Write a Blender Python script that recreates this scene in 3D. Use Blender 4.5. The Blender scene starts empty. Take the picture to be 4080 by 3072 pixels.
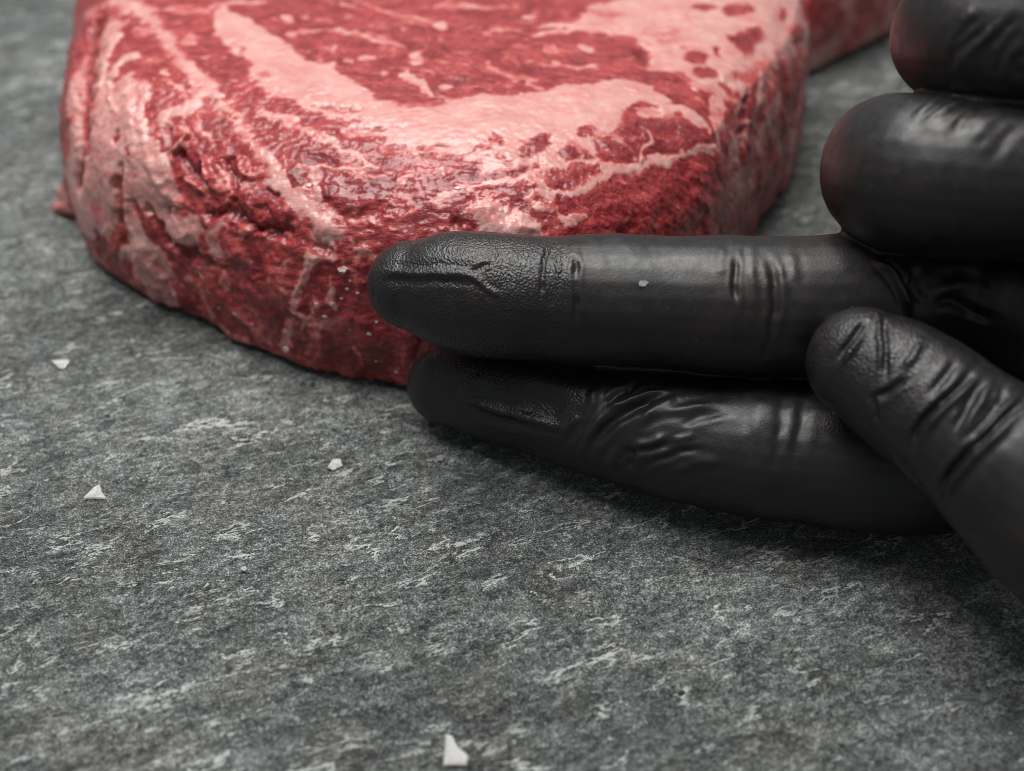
import bpy, bmesh, math, random
import numpy as np
from mathutils import Vector, Matrix

# ------------------------------------------------------------------ camera, world, lamps, exposure
MM = 0.001
scene = bpy.context.scene
col = scene.collection
R = math.radians

cam_d = bpy.data.cameras.new("camera")
cam = bpy.data.objects.new("camera", cam_d)
col.objects.link(cam)
PITCH, DIST, HFOV = 40.0, 0.215, 45.0
cam.location = (0, -math.cos(R(PITCH)) * DIST, math.sin(R(PITCH)) * DIST)
cam.rotation_euler = (R(90 - PITCH), 0, 0)
cam_d.sensor_width = 36.0
cam_d.lens = 18.0 / math.tan(R(HFOV / 2))
cam_d.clip_start = 0.01
cam_d.clip_end = 20
cam_d.dof.use_dof = True
cam_d.dof.focus_distance = 0.187
cam_d.dof.aperture_fstop = 12
scene.camera = cam
scene.cycles.use_denoising = True
scene.cycles.filter_width = 0.9
scene.cycles.max_bounces = 6; scene.cycles.diffuse_bounces = 3; scene.cycles.glossy_bounces = 3; scene.cycles.transmission_bounces = 4

world = bpy.data.worlds.new("World")
scene.world = world
world.use_nodes = True
bg = world.node_tree.nodes["Background"]
bg.inputs[0].default_value = (0.95, 1.0, 1.02, 1)
bg.inputs[1].default_value = 0.21

def area_lamp(name, loc, target, size, power, color):
    d = bpy.data.lights.new(name, 'AREA')
    d.shape = 'RECTANGLE'; d.size, d.size_y = size
    d.energy = power; d.color = color
    o = bpy.data.objects.new(name, d); col.objects.link(o)
    o.location = loc
    o.rotation_euler = (Vector(target) - Vector(loc)).to_track_quat('-Z', 'Y').to_euler()
    return o
# one large soft overhead lamp (softbox) behind and left of the steak
area_lamp("softbox_lamp", (-0.10, 0.13, 0.54), (0, 0.01, 0.0), (0.44, 0.38), 5.6, (1.0, 0.985, 0.965))

scene.view_settings.view_transform = 'Standard'
scene.view_settings.look = 'None'
scene.view_settings.exposure = 0.0
scene.view_settings.gamma = 1.0
scene.view_settings.use_curve_mapping = False

# ------------------------------------------------------------------ helpers
_rng = np.random.RandomState(7)
_PERM = np.tile(_rng.permutation(256), 3).astype(np.int32)
_G = _rng.normal(size=(256, 3)).astype(np.float32)
_G /= np.linalg.norm(_G, axis=1, keepdims=True)

def noise3(P, scale, seed=0):
    """gradient noise, about -0.7..0.7; scale = cells per mm"""
    p = (np.asarray(P, np.float32) * np.float32(scale)) + np.float32(seed * 17.31 + 100.0)
    i = np.floor(p).astype(np.int32); f = p - i
    i &= 255
    u = f * f * f * (f * (f * 6 - 15) + 10)
    out = 0
    for dx in (0, 1):
        for dy in (0, 1):
            for dz in (0, 1):
                h = _PERM[_PERM[_PERM[(i[:, 0] + dx) & 255] + ((i[:, 1] + dy) & 255)] + ((i[:, 2] + dz) & 255)]
                g = _G[h]
                d = g[:, 0] * (f[:, 0] - dx) + g[:, 1] * (f[:, 1] - dy) + g[:, 2] * (f[:, 2] - dz)
                w = (u[:, 0] if dx else 1 - u[:, 0]) * (u[:, 1] if dy else 1 - u[:, 1]) * (u[:, 2] if dz else 1 - u[:, 2])
                out = out + d * w
    return out

def fbm(P, scale, octs=3, seed=0, gain=.5):
    o = 0; a = 1.0
    for k in range(octs):
        o = o + a * noise3(P, scale * 2 ** k, seed + k * 3); a *= gain
    return o

def sstep(e0, e1, x):
    t = np.clip((x - e0) / (e1 - e0), 0, 1); return t * t * (3 - 2 * t)

def mesh_from(name, V, quads, attrs=None, tris=None, normals=None):
    """V in mm"""
    me = bpy.data.meshes.new(name)
    V = np.asarray(V, np.float32) * MM
    nq = len(quads); nt = 0 if tris is None else len(tris)
    me.vertices.add(len(V)); me.vertices.foreach_set("co", V.ravel())
    li = np.asarray(quads, np.int32).ravel()
    if nt: li = np.r_[li, np.asarray(tris, np.int32).ravel()]
    me.loops.add(len(li)); me.loops.foreach_set("vertex_index", li)
    me.polygons.add(nq + nt)
    st = np.r_[np.arange(nq) * 4, nq * 4 + np.arange(nt) * 3].astype(np.int32)
    me.polygons.foreach_set("loop_start", st)
    me.polygons.foreach_set("use_smooth", np.ones(nq + nt, bool))
    for k, a in (attrs or {}).items():
        at = me.attributes.new(k, 'FLOAT', 'POINT'); at.data.foreach_set("value", np.asarray(a, np.float32))
    me.update(calc_edges=True); me.validate()
    if normals is not None:
        me.normals_split_custom_set_from_vertices(np.asarray(normals, np.float32))
    return me

def vnormals(V, quads):
    a, b, c, d = (V[quads[:, k]] for k in range(4))
    n = np.cross(c - a, d - b)
    N = np.zeros_like(V)
    for k in range(4):
        for j in range(3):
            N[:, j] += np.bincount(quads[:, k], n[:, j], len(V))
    return N / (np.linalg.norm(N, axis=1, keepdims=True) + 1e-12)

def link(name, me, mat, parent=None):
    o = bpy.data.objects.new(name, me); col.objects.link(o)
    if mat and not me.materials: me.materials.append(mat)
    if parent: o.parent = parent
    return o

def tag(o, label, cat, group=None):
    o["label"] = label; o["category"] = cat
    if group: o["group"] = group
    return o

def empty(name, loc):
    o = bpy.data.objects.new(name, None); col.objects.link(o)
    o.empty_display_size = .01; o.location = Vector(loc) * MM
    return o

# ---- node helpers
class NT:
    def __init__(s, name):
        s.m = bpy.data.materials.new(name); s.m.use_nodes = True
        s.t = s.m.node_tree; s.t.nodes.clear()
        s.out = s.n('ShaderNodeOutputMaterial')
        s.b = s.n('ShaderNodeBsdfPrincipled'); s.l(s.b.outputs[0], s.out.inputs[0])
        tc = s.n('ShaderNodeTexCoord')
        sc = s.n('ShaderNodeVectorMath'); sc.operation = 'SCALE'; sc.inputs['Scale'].default_value = 1000
        s.l(tc.outputs['Object'], sc.inputs[0]); s.mm = sc.outputs[0]
    def n(s, t): return s.t.nodes.new(t)
    def l(s, a, b): s.t.links.new(a, b)
    def set(s, sock, v):
        if hasattr(v, 'is_output') or isinstance(v, bpy.types.NodeSocket): s.l(v, sock)
        else: sock.default_value = v
    def noise(s, scale, detail=3, rough=.5, vec=None, dist=0):
        n = s.n('ShaderNodeTexNoise'); n.inputs['Scale'].default_value = scale; n.inputs['Detail'].default_value = detail
        n.inputs['Roughness'].default_value = rough; n.inputs['Distortion'].default_value = dist
        s.l(vec or s.mm, n.inputs['Vector']); return n.outputs['Fac']
    def voro(s, scale, feature='F1', vec=None, out='Distance', rand=1):
        n = s.n('ShaderNodeTexVoronoi'); n.feature = feature; n.inputs['Scale'].default_value = scale; n.inputs['Randomness'].default_value = rand
        s.l(vec or s.mm, n.inputs['Vector']); return n.outputs[out]
    def mapv(s, rot=(0, 0, 0), scale=(1, 1, 1), vec=None):
        n = s.n('ShaderNodeMapping'); n.vector_type = 'TEXTURE'   # rotate first, then stretch
        n.inputs['Rotation'].default_value = tuple(-a for a in rot); n.inputs['Scale'].default_value = tuple(1 / a for a in scale)
        s.l(vec or s.mm, n.inputs['Vector']); return n.outputs[0]
    def math(s, op, a, b=0.0, clamp=False):
        n = s.n('ShaderNodeMath'); n.operation = op; n.use_clamp = clamp
        s.set(n.inputs[0], a); s.set(n.inputs[1], b); return n.outputs[0]
    def attr(s, name):
        n = s.n('ShaderNodeAttribute'); n.attribute_name = name; return n.outputs['Fac']
    def rng(s, v, a, b, c=0.0, d=1.0, smooth=False):
        n = s.n('ShaderNodeMapRange'); n.clamp = True
        if smooth: n.interpolation_type = 'SMOOTHSTEP'
        s.set(n.inputs['Value'], v); n.inputs['From Min'].default_value = a; n.inputs['From Max'].default_value = b
        s.set(n.inputs['To Min'], c); s.set(n.inputs['To Max'], d); return n.outputs[0]
    def mix(s, f, a, b, blend='MIX'):
        n = s.n('ShaderNodeMix'); n.data_type = 'RGBA'; n.blend_type = blend
        s.set(n.inputs[0], f)
        for k, v in ((6, a), (7, b)):
            if isinstance(v, tuple): v = v if len(v) == 4 else (*v, 1)
            s.set(n.inputs[k], v)
        return n.outputs[2]
    def bump(s, h, dist, strength=1.0, normal=None):
        n = s.n('ShaderNodeBump'); n.inputs['Distance'].default_value = dist; s.set(n.inputs['Strength'], strength)
        s.l(h, n.inputs['Height'])
        if normal: s.l(normal, n.inputs['Normal'])
        return n.outputs[0]

# ------------------------------------------------------------------ the slate worktop
def axis(lo, hi, step, far, nfar):
    a = np.arange(lo, hi + step * .5, step)
    t = np.linspace(0, 1, nfar + 1)[1:] ** 2
    return np.r_[(lo - t * (lo + far))[::-1], a, hi + t * (far - hi)]

def slab_relief(P2):
    """cleft slate: short low ridges running up to the right, mm"""
    ang = R(24); c, s = math.cos(ang), math.sin(ang)
    n = len(P2); z0 = np.zeros(n)
    w = np.stack([fbm(np.c_[P2, z0], .04, 2, 5), fbm(np.c_[P2, z0 + 1], .04, 2, 9)], 1) * 3.0 + np.stack([noise3(np.c_[P2, z0], .35, 15), noise3(np.c_[P2, z0 + 1], .35, 19)], 1) * .9
    p = P2 + w
    u = p[:, 0] * c + p[:, 1] * s; v = -p[:, 0] * s + p[:, 1] * c
    A = np.c_[u * .20, v, z0]
    r1 = 1 - np.abs(noise3(A, .26, 1)) * 3.2
    r2 = 1 - np.abs(noise3(A, .55, 2)) * 3.0
    m1 = sstep(.05, .35, fbm(np.c_[u * .35, v, z0 + 2], .07, 3, 3)); m2 = sstep(.0, .35, fbm(np.c_[u * .4, v, z0 + 5], .12, 3, 13))
    ridge = np.clip(r1, 0, 1) ** 3 * m1 * .75 + np.clip(r2, 0, 1) ** 3 * m2 * .6
    ridge = ridge * (.55 + 1.2 * noise3(np.c_[P2, z0], .9, 21).clip(-.4, .6))
    rough = fbm(np.c_[u * .45, v, z0], .5, 3, 4)
    h = .22 * ridge + .17 * rough + .4 * noise3(np.c_[P2, z0], .03, 8) - .1
    return h, ridge.clip(0, 1)

slab_mat = NT("slate_stone")
def build_slab_material(t):
    st = t.mapv(rot=(0, 0, R(-20)), scale=(.5, 1, 1))
    big = t.noise(.035, 3, .55, st)
    mid = t.noise(.30, 5, .68, st, .3)
    fine = t.noise(1.3, 4, .72, t.mapv(rot=(0, 0, R(-15)), scale=(.7, 1, 1)))
    grain = t.noise(4.4, 3, .8, t.mapv(rot=(0, 0, R(-8)), scale=(.85, 1, 1)))
    # cleft layers: broken thin lips where a layer ends, edge highlight and shade painted in
    lay = t.math('MULTIPLY', t.noise(.085, 7, .62, t.mapv(rot=(0, 0, R(-22)), scale=(.33, 1, 1)), .25), 9.0)
    fr = t.math('FRACT', lay)
    lip = t.math('MULTIPLY', t.rng(fr, .80, .985), t.rng(fr, .985, 1.0, 1.0, 0.0))
    lip = t.math('MULTIPLY', lip, t.rng(t.noise(.20, 5, .65, st), .47, .58))
    under = t.math('MULTIPLY', t.rng(fr, .0, .16, 1.0, 0.0), t.rng(t.noise(.20, 5, .65, st), .47, .58))  # shadow side of the lips, darkened in the colour
    v = t.math('ADD', t.math('MULTIPLY', big, .40), t.math('MULTIPLY', mid, .58))
    v = t.math('ADD', v, t.math('MULTIPLY', fine, 1.0))
    v = t.math('ADD', v, t.math('MULTIPLY', grain, 1.9))      # mean about 1.85
    v = t.math('ADD', v, t.math('MULTIPLY', lip, .66))
    v = t.math('SUBTRACT', v, t.math('MULTIPLY', under, .16))
    v = t.math('ADD', v, t.math('MULTIPLY', t.attr("ridge"), .14))
    f = t.rng(v, 1.54, 2.36)
    ramp = t.n('ShaderNodeValToRGB'); t.l(f, ramp.inputs[0])
    e = ramp.color_ramp.elements
    e[0].position = 0; e[0].color = (.010, .0115, .0115, 1)
    e[1].position = 1; e[1].color = (.66, .68, .66, 1)
    for pos, c in ((.25, (.034, .037, .036)), (.45, (.090, .097, .095)), (.68, (.225, .238, .234))):
        x = e.new(pos); x.color = (*c, 1)
    tint = t.mix(t.noise(.09, 2, .5), (.93, 1.0, 1.0), (1.06, 1.0, .97))
    colr = t.mix(1.0, ramp.outputs[0], tint, 'MULTIPLY')
    # pale mica specks and small dark pits
    sp = t.rng(t.voro(1.3), .02, .12, 1.0, 0.0)
    sp = t.math('MULTIPLY', sp, t.rng(t.noise(.5, 2), .52, .66))
    colr = t.mix(t.math('MULTIPLY', sp, .6), colr, (.55, .57, .56))
    pit = t.math('MULTIPLY', t.rng(t.voro(.20), .03, .10, 1.0, 0.0), t.rng(t.noise(1.2, 2), .44, .55))
    colr = t.mix(t.math('MULTIPLY', pit, .85), colr, (.012, .013, .013))
    t.l(colr, t.b.inputs['Base Color'])
    t.set(t.b.inputs['Roughness'], t.rng(mid, .3, .7, .38, .60))
    t.b.inputs['Specular IOR Level'].default_value = .45
    hh = t.math('ADD', t.math('MULTIPLY', fine, .9), t.math('MULTIPLY', grain, .7))
    hh = t.math('ADD', hh, t.math('MULTIPLY', mid, 1.2))
    hh = t.math('ADD', hh, t.math('MULTIPLY', t.rng(fr, .9, 1.0, 1.0, 0.0), .5))
    t.l(t.bump(hh, .00055, 1.0), t.b.inputs['Normal'])
build_slab_material(slab_mat)

def build_slab():
    xs = axis(-135, 135, .55, 600, 10); ys = axis(-85, 120, .55, 700, 10)
    X, Y = np.meshgrid(xs, ys)
    P2 = np.c_[X.ravel(), Y.ravel()]
    h, ridge = slab_relief(P2)
    nx, ny = len(xs), len(ys)
    i = np.arange(nx * ny).reshape(ny, nx)
    q = np.c_[i[:-1, :-1].ravel(), i[:-1, 1:].ravel(), i[1:, 1:].ravel(), i[1:, :-1].ravel()]
    o = link("worktop", mesh_from("worktop", np.c_[P2, h - .35], q, {"ridge": ridge}), slab_mat.m)
    o["kind"] = "structure"
    return o
build_slab()

# ------------------------------------------------------------------ steaks
# Fat seams, muscles, folds and lumps of the large steak, as places ON the steak:
# (shape, fat 0..1, dark 0..1 (dark lean, also shade painted into creases), height mm, edge softness mm, points mm on the unrolled surface, half widths mm, part name)
OPS=[
('P',1.0,0,0.25,0.78,[(-57.7,73.3),(-52.2,74.3),(-51.8,74.3),(-47.4,73.9),(-51.6,73.1),(-56.8,71.9),(-56.5,69.8),(-51.7,65.9),(-47.3,60.5),(-43.3,55.2),(-40.4,51.3),(-38.1,47.8),(-35.7,46.2),(-33.2,46.3),(-31.6,43.7),(-28.4,39.4),(-26.5,36.7),(-23.8,32.7),(-21.9,31.2),(-19.6,29.9),(-16.8,29.6),(-15.9,29.6),(-12.3,29.6),(-11.3,32.0),(-8.2,33.1),(-0.3,33.8),(4.5,34.3),(6.9,35.8),(10.2,37.9),(15.1,37.9),(16.7,38.9),(20.7,41.4),(22.1,40.5),(24.7,40.6),(25.3,38.6),(26.1,35.3),(23.6,34.0),(20.2,31.8),(19.1,27.9),(17.6,24.6),(17.5,21.7),(14.0,22.1),(13.6,15.9),(15.2,15.4),(7.3,13.4),(4.3,13.4),(2.0,12.4),(-0.2,11.9),(-4.0,11.1),(-5.9,14.1),(-7.7,14.4),(-11.4,15.4),(-13.7,16.2),(-18.3,16.3),(-21.3,17.5),(-21.8,20.8),(-25.2,21.3),(-27.7,21.3),(-28.2,26.3),(-30.6,26.8),(-36.0,30.1),(-38.3,32.7),(-40.7,33.9),(-43.2,34.6),(-43.7,37.1),(-45.7,40.1),(-47.3,40.8),(-47.3,46.3),(-48.7,48.5),(-52.2,51.5),(-54.7,56.6),(-56.8,58.3),(-57.8,64.0),(-58.1,68.2)],[],'fat_seam'),
('P',0.92,0,0.15,0.99,[(12.7,64.3),(15.9,71.3),(18.7,73.5),(36.6,82.2),(60.5,97.3),(59.9,84.1),(63.8,85.3),(69.4,88.3),(64.2,73.1),(51.2,59.2),(39.5,51.8),(35.5,45.9),(30.1,44.2),(28.6,46.5),(23.9,45.2),(24.4,51.5),(23.5,54.1),(22.1,57.7),(15.7,59.2),(12.5,59.6)],[],'fat_cap'),
('L',0.92,0,0.35,1.14,[(-81.8,81.0),(-75.2,73.9),(-71.0,66.9),(-67.2,61.1),(-63.3,53.3),(-61.1,47.5),(-57.4,42.9),(-53.7,38.8),(-51.6,35.3),(-50.1,32.3),(-47.6,29.6),(-44.3,22.9),(-42.8,20.9),(-41.5,17.9),(-39.6,14.7),(-37.3,11.6),(-34.4,8.6),(-32.5,6.2)],[2.04,2.07,1.48,1.27,1.05,1.09,1.35,1.35,1.13,0.94,1.07,0.85,0.84,1.14,1.44,1.8,2.23,1.8],'fat_vein'),
('L',0.95,0,0.4,0.68,[(-51.7,36.1),(-54.8,37.3),(-56.9,35.4),(-58.6,33.9),(-61.2,33.8),(-61.9,32.1),(-60.5,30.0)],[1.53,1.78,1.46,1.29,1.1,1.01,0.64],None),
('P',0.6,0,0,0.43,[(-55.6,39.1),(-55.6,38.1),(-56.0,37.5),(-56.7,37.4),(-57.4,37.8),(-58.0,38.5),(-58.3,39.5),(-58.3,40.4),(-57.9,41.1),(-57.3,41.2),(-56.5,40.9),(-55.9,40.1)],[],None),
('L',0.65,None,0,0.29,[(-64.2,45.7),(-62.7,42.4),(-59.2,38.9),(-57.0,36.3)],[0.51,0.7,0.59,0.63],None),
('L',0.5,0,0.3,0.32,[(-73.4,64.2),(-70.4,62.3),(-68.8,63.4)],[1.1,1.15,1.15],None),
('L',0.5,0,0.3,0.3,[(-69.1,51.6),(-65.5,49.6)],[0.73,0.76],None),
('L',0.65,0,0.4,0.31,[(-56.1,32.3),(-55.0,29.1),(-53.9,26.9),(-52.7,24.7)],[0.56,0.74,0.88,0.72],None),
('L',0.6,0,0.7,0.28,[(-59.3,30.5),(-57.4,28.2),(-57.8,26.0)],[0.56,0.59,0.69],None),
('P',0.65,None,0,0.46,[(-59.6,56.6),(-59.5,55.2),(-59.8,54.3),(-60.4,53.9),(-61.2,54.4),(-61.9,55.4),(-62.4,56.8),(-62.5,58.1),(-62.2,59.1),(-61.5,59.4),(-60.7,59.0),(-60.0,58.0)],[],None),
('L',0.55,None,0,0.32,[(-67.4,70.6),(-64.6,69.5),(-60.6,69.2),(-58.4,72.0)],[0.85,1.06,1.06,1.28],None),
('P',0.55,None,0,0.56,[(-85.6,78.8),(-85.5,77.3),(-86.1,76.9),(-87.3,77.7),(-89.0,79.9),(-91.3,84.0),(-92.9,87.6),(-93.1,89.3),(-91.9,88.6),(-89.6,85.9),(-88.0,83.7),(-86.5,81.1)],[],None),
('L',0.35,None,0,0.33,[(-84.1,72.4),(-82.0,73.3),(-78.6,71.1)],[0.99,0.99,0.98],None),
('P',0.86,0,0,0.95,[(-86.5,73.2),(-79.8,71.1),(-77.0,68.0),(-78.3,63.3),(-77.3,56.1),(-75.6,48.3),(-72.3,42.8),(-72.3,47.0),(-69.5,45.3),(-66.5,41.5),(-65.4,36.7),(-66.1,34.7),(-65.2,31.7),(-65.2,29.9),(-62.5,25.7),(-61.1,22.0),(-61.8,18.6),(-62.1,16.2),(-64.6,15.2),(-62.2,14.5),(-57.8,12.6),(-58.1,10.1),(-62.3,8.1),(-65.4,8.8),(-67.3,12.9),(-68.1,16.5),(-70.4,18.9),(-73.0,17.3),(-72.3,13.2),(-71.3,9.3),(-72.5,5.6),(-88.8,11.4),(-86.5,14.5),(-82.7,16.6),(-79.3,20.6),(-84.3,20.1),(-89.1,21.3),(-97.8,24.0),(-104.8,32.9),(-106.9,40.2),(-106.4,41.6),(-105.8,42.9),(-106.3,47.1),(-92.5,42.2),(-87.1,44.3),(-87.9,46.8),(-90.2,55.1),(-87.4,60.5),(-86.0,66.8)],[],'fat_rim'),
('L',0.7,0,0.5,0.41,[(-77.5,68.2),(-79.2,64.5),(-80.0,59.8),(-79.7,53.7),(-78.8,46.6),(-78.2,39.3)],[1.29,2.34,2.52,2.12,1.87,1.62],None),
('L',0.95,0,0.7,0.31,[(-76.6,63.6),(-78.0,60.3),(-78.5,56.0),(-78.6,51.8),(-77.8,47.3)],[0.85,1.23,1.83,1.51,0.89],None),
('L',0.98,0,0.9,0.3,[(-70.4,52.4),(-72.5,53.3),(-73.9,51.0),(-74.8,47.3)],[0.86,1.43,1.29,1.09],None),
('L',0.9,0,0.8,0.3,[(-75.8,48.2),(-73.9,42.4),(-72.4,37.2)],[0.48,0.45,0.41],None),
('L',0.95,0,1.5,1.42,[(-70.9,44.7),(-69.5,38.1),(-68.7,33.8),(-67.9,28.8),(-65.9,27.9),(-64.6,24.2),(-64.4,21.0),(-64.3,17.6),(-64.6,16.1)],[1.87,2.28,2.07,2.48,2.08,2.73,3.1,2.52,1.55],None),
('L',0.9,0,0.6,0.34,[(-67.2,41.5),(-66.6,34.1),(-66.0,28.5)],[1.11,0.99,0.72],None),
('L',0.8,0,0.4,1.77,[(-77.6,36.0),(-80.4,31.3),(-83.3,27.6),(-87.6,25.2)],[2.38,3.6,4.17,3.16],None),
('L',0.88,0,1.4,1.26,[(-71.7,24.9),(-75.2,20.6),(-77.7,16.5),(-79.0,12.4),(-81.1,8.6)],[0.63,1.33,2.47,4.76,6.55],None),
('L',1.0,0,0.6,0.29,[(-71.7,25.5),(-75.7,20.8)],[0.5,0.59],None),
('P',0.9,0,0.4,0.38,[(-84.0,19.9),(-84.9,19.8),(-86.3,20.0),(-87.8,20.5),(-88.9,21.2),(-89.4,21.9),(-89.1,22.3),(-88.0,22.3),(-86.6,22.0),(-85.2,21.6),(-84.2,21.0),(-83.7,20.4)],[],None),
('P',0.95,0,0.6,0.3,[(-84.9,15.1),(-86.1,14.9),(-87.6,14.9),(-88.8,15.2),(-89.4,15.7),(-89.2,16.2),(-88.3,16.6),(-87.0,16.8),(-85.8,16.8),(-84.8,16.6),(-84.2,16.1),(-84.3,15.6)],[],None),
('P',0.15,0,0.5,0.48,[(-85.2,17.0),(-86.5,16.8),(-88.2,17.0),(-90.0,17.6),(-91.3,18.4),(-91.6,19.1),(-90.9,19.5),(-89.5,19.6),(-87.8,19.4),(-86.2,18.9),(-85.1,18.2),(-84.7,17.5)],[],None),
('L',0.1,0.5,-0.6,0.3,[(-92.7,22.2),(-99.5,20.7)],[1.2,1.22],None),
('P',0.95,0,2.4,1.76,[(-58.6,10.1),(-60.1,9.0),(-62.8,8.7),(-65.7,9.2),(-67.8,10.4),(-68.7,11.9),(-68.1,13.3),(-66.3,14.4),(-63.9,14.7),(-61.4,14.3),(-59.4,13.2),(-58.3,11.7)],[],'fat_lump'),
('P',0.7,0,0.6,0.75,[(-55.6,10.7),(-51.7,10.2),(-50.6,9.2),(-54.0,8.3),(-54.3,6.2),(-50.6,3.8),(-53.4,3.8),(-57.9,4.7),(-58.2,8.0)],[],None),
('P',0.75,0,0.5,0.28,[(-45.8,6.3),(-46.4,5.8),(-47.1,5.6),(-47.7,5.8),(-48.0,6.2),(-47.9,6.7),(-47.5,7.3),(-46.9,7.8),(-46.2,8.0),(-45.7,7.9),(-45.4,7.5),(-45.4,6.9)],[],None),
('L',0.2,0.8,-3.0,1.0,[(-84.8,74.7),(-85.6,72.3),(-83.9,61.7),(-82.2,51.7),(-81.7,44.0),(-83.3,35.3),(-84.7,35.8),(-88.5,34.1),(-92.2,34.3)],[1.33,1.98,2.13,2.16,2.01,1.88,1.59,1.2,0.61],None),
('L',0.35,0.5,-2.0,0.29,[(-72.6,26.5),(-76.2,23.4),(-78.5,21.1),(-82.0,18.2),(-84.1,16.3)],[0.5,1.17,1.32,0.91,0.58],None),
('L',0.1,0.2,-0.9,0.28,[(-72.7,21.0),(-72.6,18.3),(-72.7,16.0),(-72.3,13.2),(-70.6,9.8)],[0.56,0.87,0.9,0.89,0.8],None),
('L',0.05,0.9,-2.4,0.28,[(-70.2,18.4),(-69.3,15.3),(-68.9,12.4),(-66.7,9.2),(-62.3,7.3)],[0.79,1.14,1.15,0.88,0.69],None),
('L',0.3,0.4,-0.8,0.29,[(-72.7,32.1),(-72.2,32.4)],[0.83,0.83],None),
('L',0.4,0.3,-0.6,0.28,[(-70.1,29.9),(-69.0,28.3)],[0.35,0.37],None),
('L',0.4,0.4,-1.2,0.28,[(-63.5,17.2),(-65.7,15.8),(-63.4,14.9)],[0.39,0.46,0.31],None),
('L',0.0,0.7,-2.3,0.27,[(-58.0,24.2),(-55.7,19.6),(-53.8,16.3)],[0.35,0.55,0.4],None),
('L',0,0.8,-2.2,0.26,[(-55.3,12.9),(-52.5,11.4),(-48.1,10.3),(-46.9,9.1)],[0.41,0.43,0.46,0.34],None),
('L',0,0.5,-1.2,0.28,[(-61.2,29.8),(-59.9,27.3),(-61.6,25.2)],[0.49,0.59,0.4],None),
('L',0.55,0,1.0,0.28,[(-57.8,28.2),(-58.8,25.8),(-60.9,24.2)],[0.59,0.59,0.69],None),
('L',0.45,0,1.3,0.31,[(-57.8,19.3),(-55.1,16.8),(-54.7,14.8)],[0.81,1.07,0.77],None),
('L',0.4,0,0.9,0.27,[(-61.7,17.3),(-60.5,15.7),(-59.1,14.2)],[0.76,0.89,0.45],None),
('L',0.5,0,0.9,0.27,[(-50.6,17.9),(-49.8,16.2),(-50.8,15.2)],[0.68,1.01,0.64],None),
('L',0,0.6,-1.8,0.26,[(-48.1,20.2),(-46.5,15.8),(-47.4,13.4)],[0.41,0.56,0.51],None),
('L',0.7,0,0.6,0.26,[(-48.7,13.1),(-50.1,12.6)],[0.58,0.59],None),
('L',0.1,0,1.5,0.3,[(-54.7,24.8),(-54.0,20.5),(-52.4,16.1)],[0.52,1.02,0.91],None),
('L',0,0.9,-2.3,0.26,[(-44.7,6.5),(-40.7,5.3),(-37.9,4.9)],[0.38,0.53,0.3],None),
('L',0,0.7,-1.7,0.26,[(-48.2,12.9),(-46.7,9.3),(-44.7,6.6)],[0.47,0.46,0.43],None),
('L',0,0.6,-1.3,0.26,[(-43.8,10.5),(-42.4,8.7),(-41.0,6.6)],[0.32,0.43,0.34],None),
('L',0.1,0,1.2,0.26,[(-45.3,12.7),(-44.8,10.6),(-45.7,9.3)],[0.61,0.67,0.69],None),
('L',0,0.4,-1.2,0.26,[(-41.5,12.7),(-39.7,11.2)],[0.38,0.37],None),
('L',0.15,0,1.4,0.31,[(-46.7,19.0),(-44.9,16.0),(-46.3,14.7)],[0.7,1.01,0.82],None),
('L',0,0.7,-2.0,0.27,[(-49.4,20.3),(-48.5,17.1),(-47.4,14.4)],[0.53,0.53,0.44],None),
('L',0,0.8,-1.5,0.26,[(-41.7,4.8),(-39.7,3.7)],[0.54,0.54],None),
('P',0.7,0,0.8,0.34,[(-45.7,6.2),(-46.7,5.6),(-47.7,5.4),(-48.4,5.6),(-48.7,6.1),(-48.4,6.8),(-47.7,7.5),(-46.8,8.1),(-46.0,8.3),(-45.3,8.2),(-45.0,7.7),(-45.2,6.9)],[],None),
('P',0.9,0,1.8,1.71,[(-28.4,3.3),(-29.0,1.9),(-30.2,1.1),(-31.8,0.9),(-33.3,1.6),(-34.3,2.8),(-34.5,4.3),(-33.9,5.6),(-32.7,6.5),(-31.2,6.6),(-29.8,6.0),(-28.7,4.8)],[],'fat_lump'),
('L',0.2,0.7,-1.2,0.25,[(-33.0,0.8),(-31.3,0.7),(-31.1,-0.4)],[0.22,0.31,0.51],None),
('L',0.85,0,1.2,0.61,[(-30.3,0.6),(-31.0,-0.7),(-35.0,-1.4),(-37.0,-2.9),(-39.0,-5.3),(-40.5,-7.6),(-41.5,-9.1)],[0.42,0.86,1.09,1.04,1.0,1.28,1.19],'fat_vein'),
('L',0.9,0,0.9,0.26,[(-41.4,-9.6),(-39.6,-10.7)],[0.74,0.73],None),
('L',0.6,0,0.5,0.26,[(-39.6,-10.7),(-41.6,-13.5)],[0.51,0.54],None),
('L',0.6,0,0.7,0.32,[(-43.1,-11.1),(-46.5,-14.4),(-48.5,-16.7)],[0.74,1.08,1.68],None),
('L',0.75,0,0.7,0.26,[(-39.4,-12.5),(-37.5,-12.5)],[0.5,0.5],None),
('L',0.8,0,0.5,0.25,[(-32.0,-4.7),(-32.0,-7.2),(-32.5,-9.5)],[0.23,0.33,0.8],None),
('L',0.6,0,0.4,0.28,[(-67.4,-0.2),(-68.1,-4.1)],[1.02,1.28],None),
('L',0.5,0,0.3,0.27,[(-58.6,-6.3),(-55.3,-10.5)],[0.73,0.91],None),
('L',0.5,0,0.4,0.27,[(-56.2,1.0),(-58.7,-0.8)],[0.92,1.01],None),
('L',0.5,0,0.4,0.29,[(-65.0,5.7),(-65.0,4.7)],[1.41,1.44],None),
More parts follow.
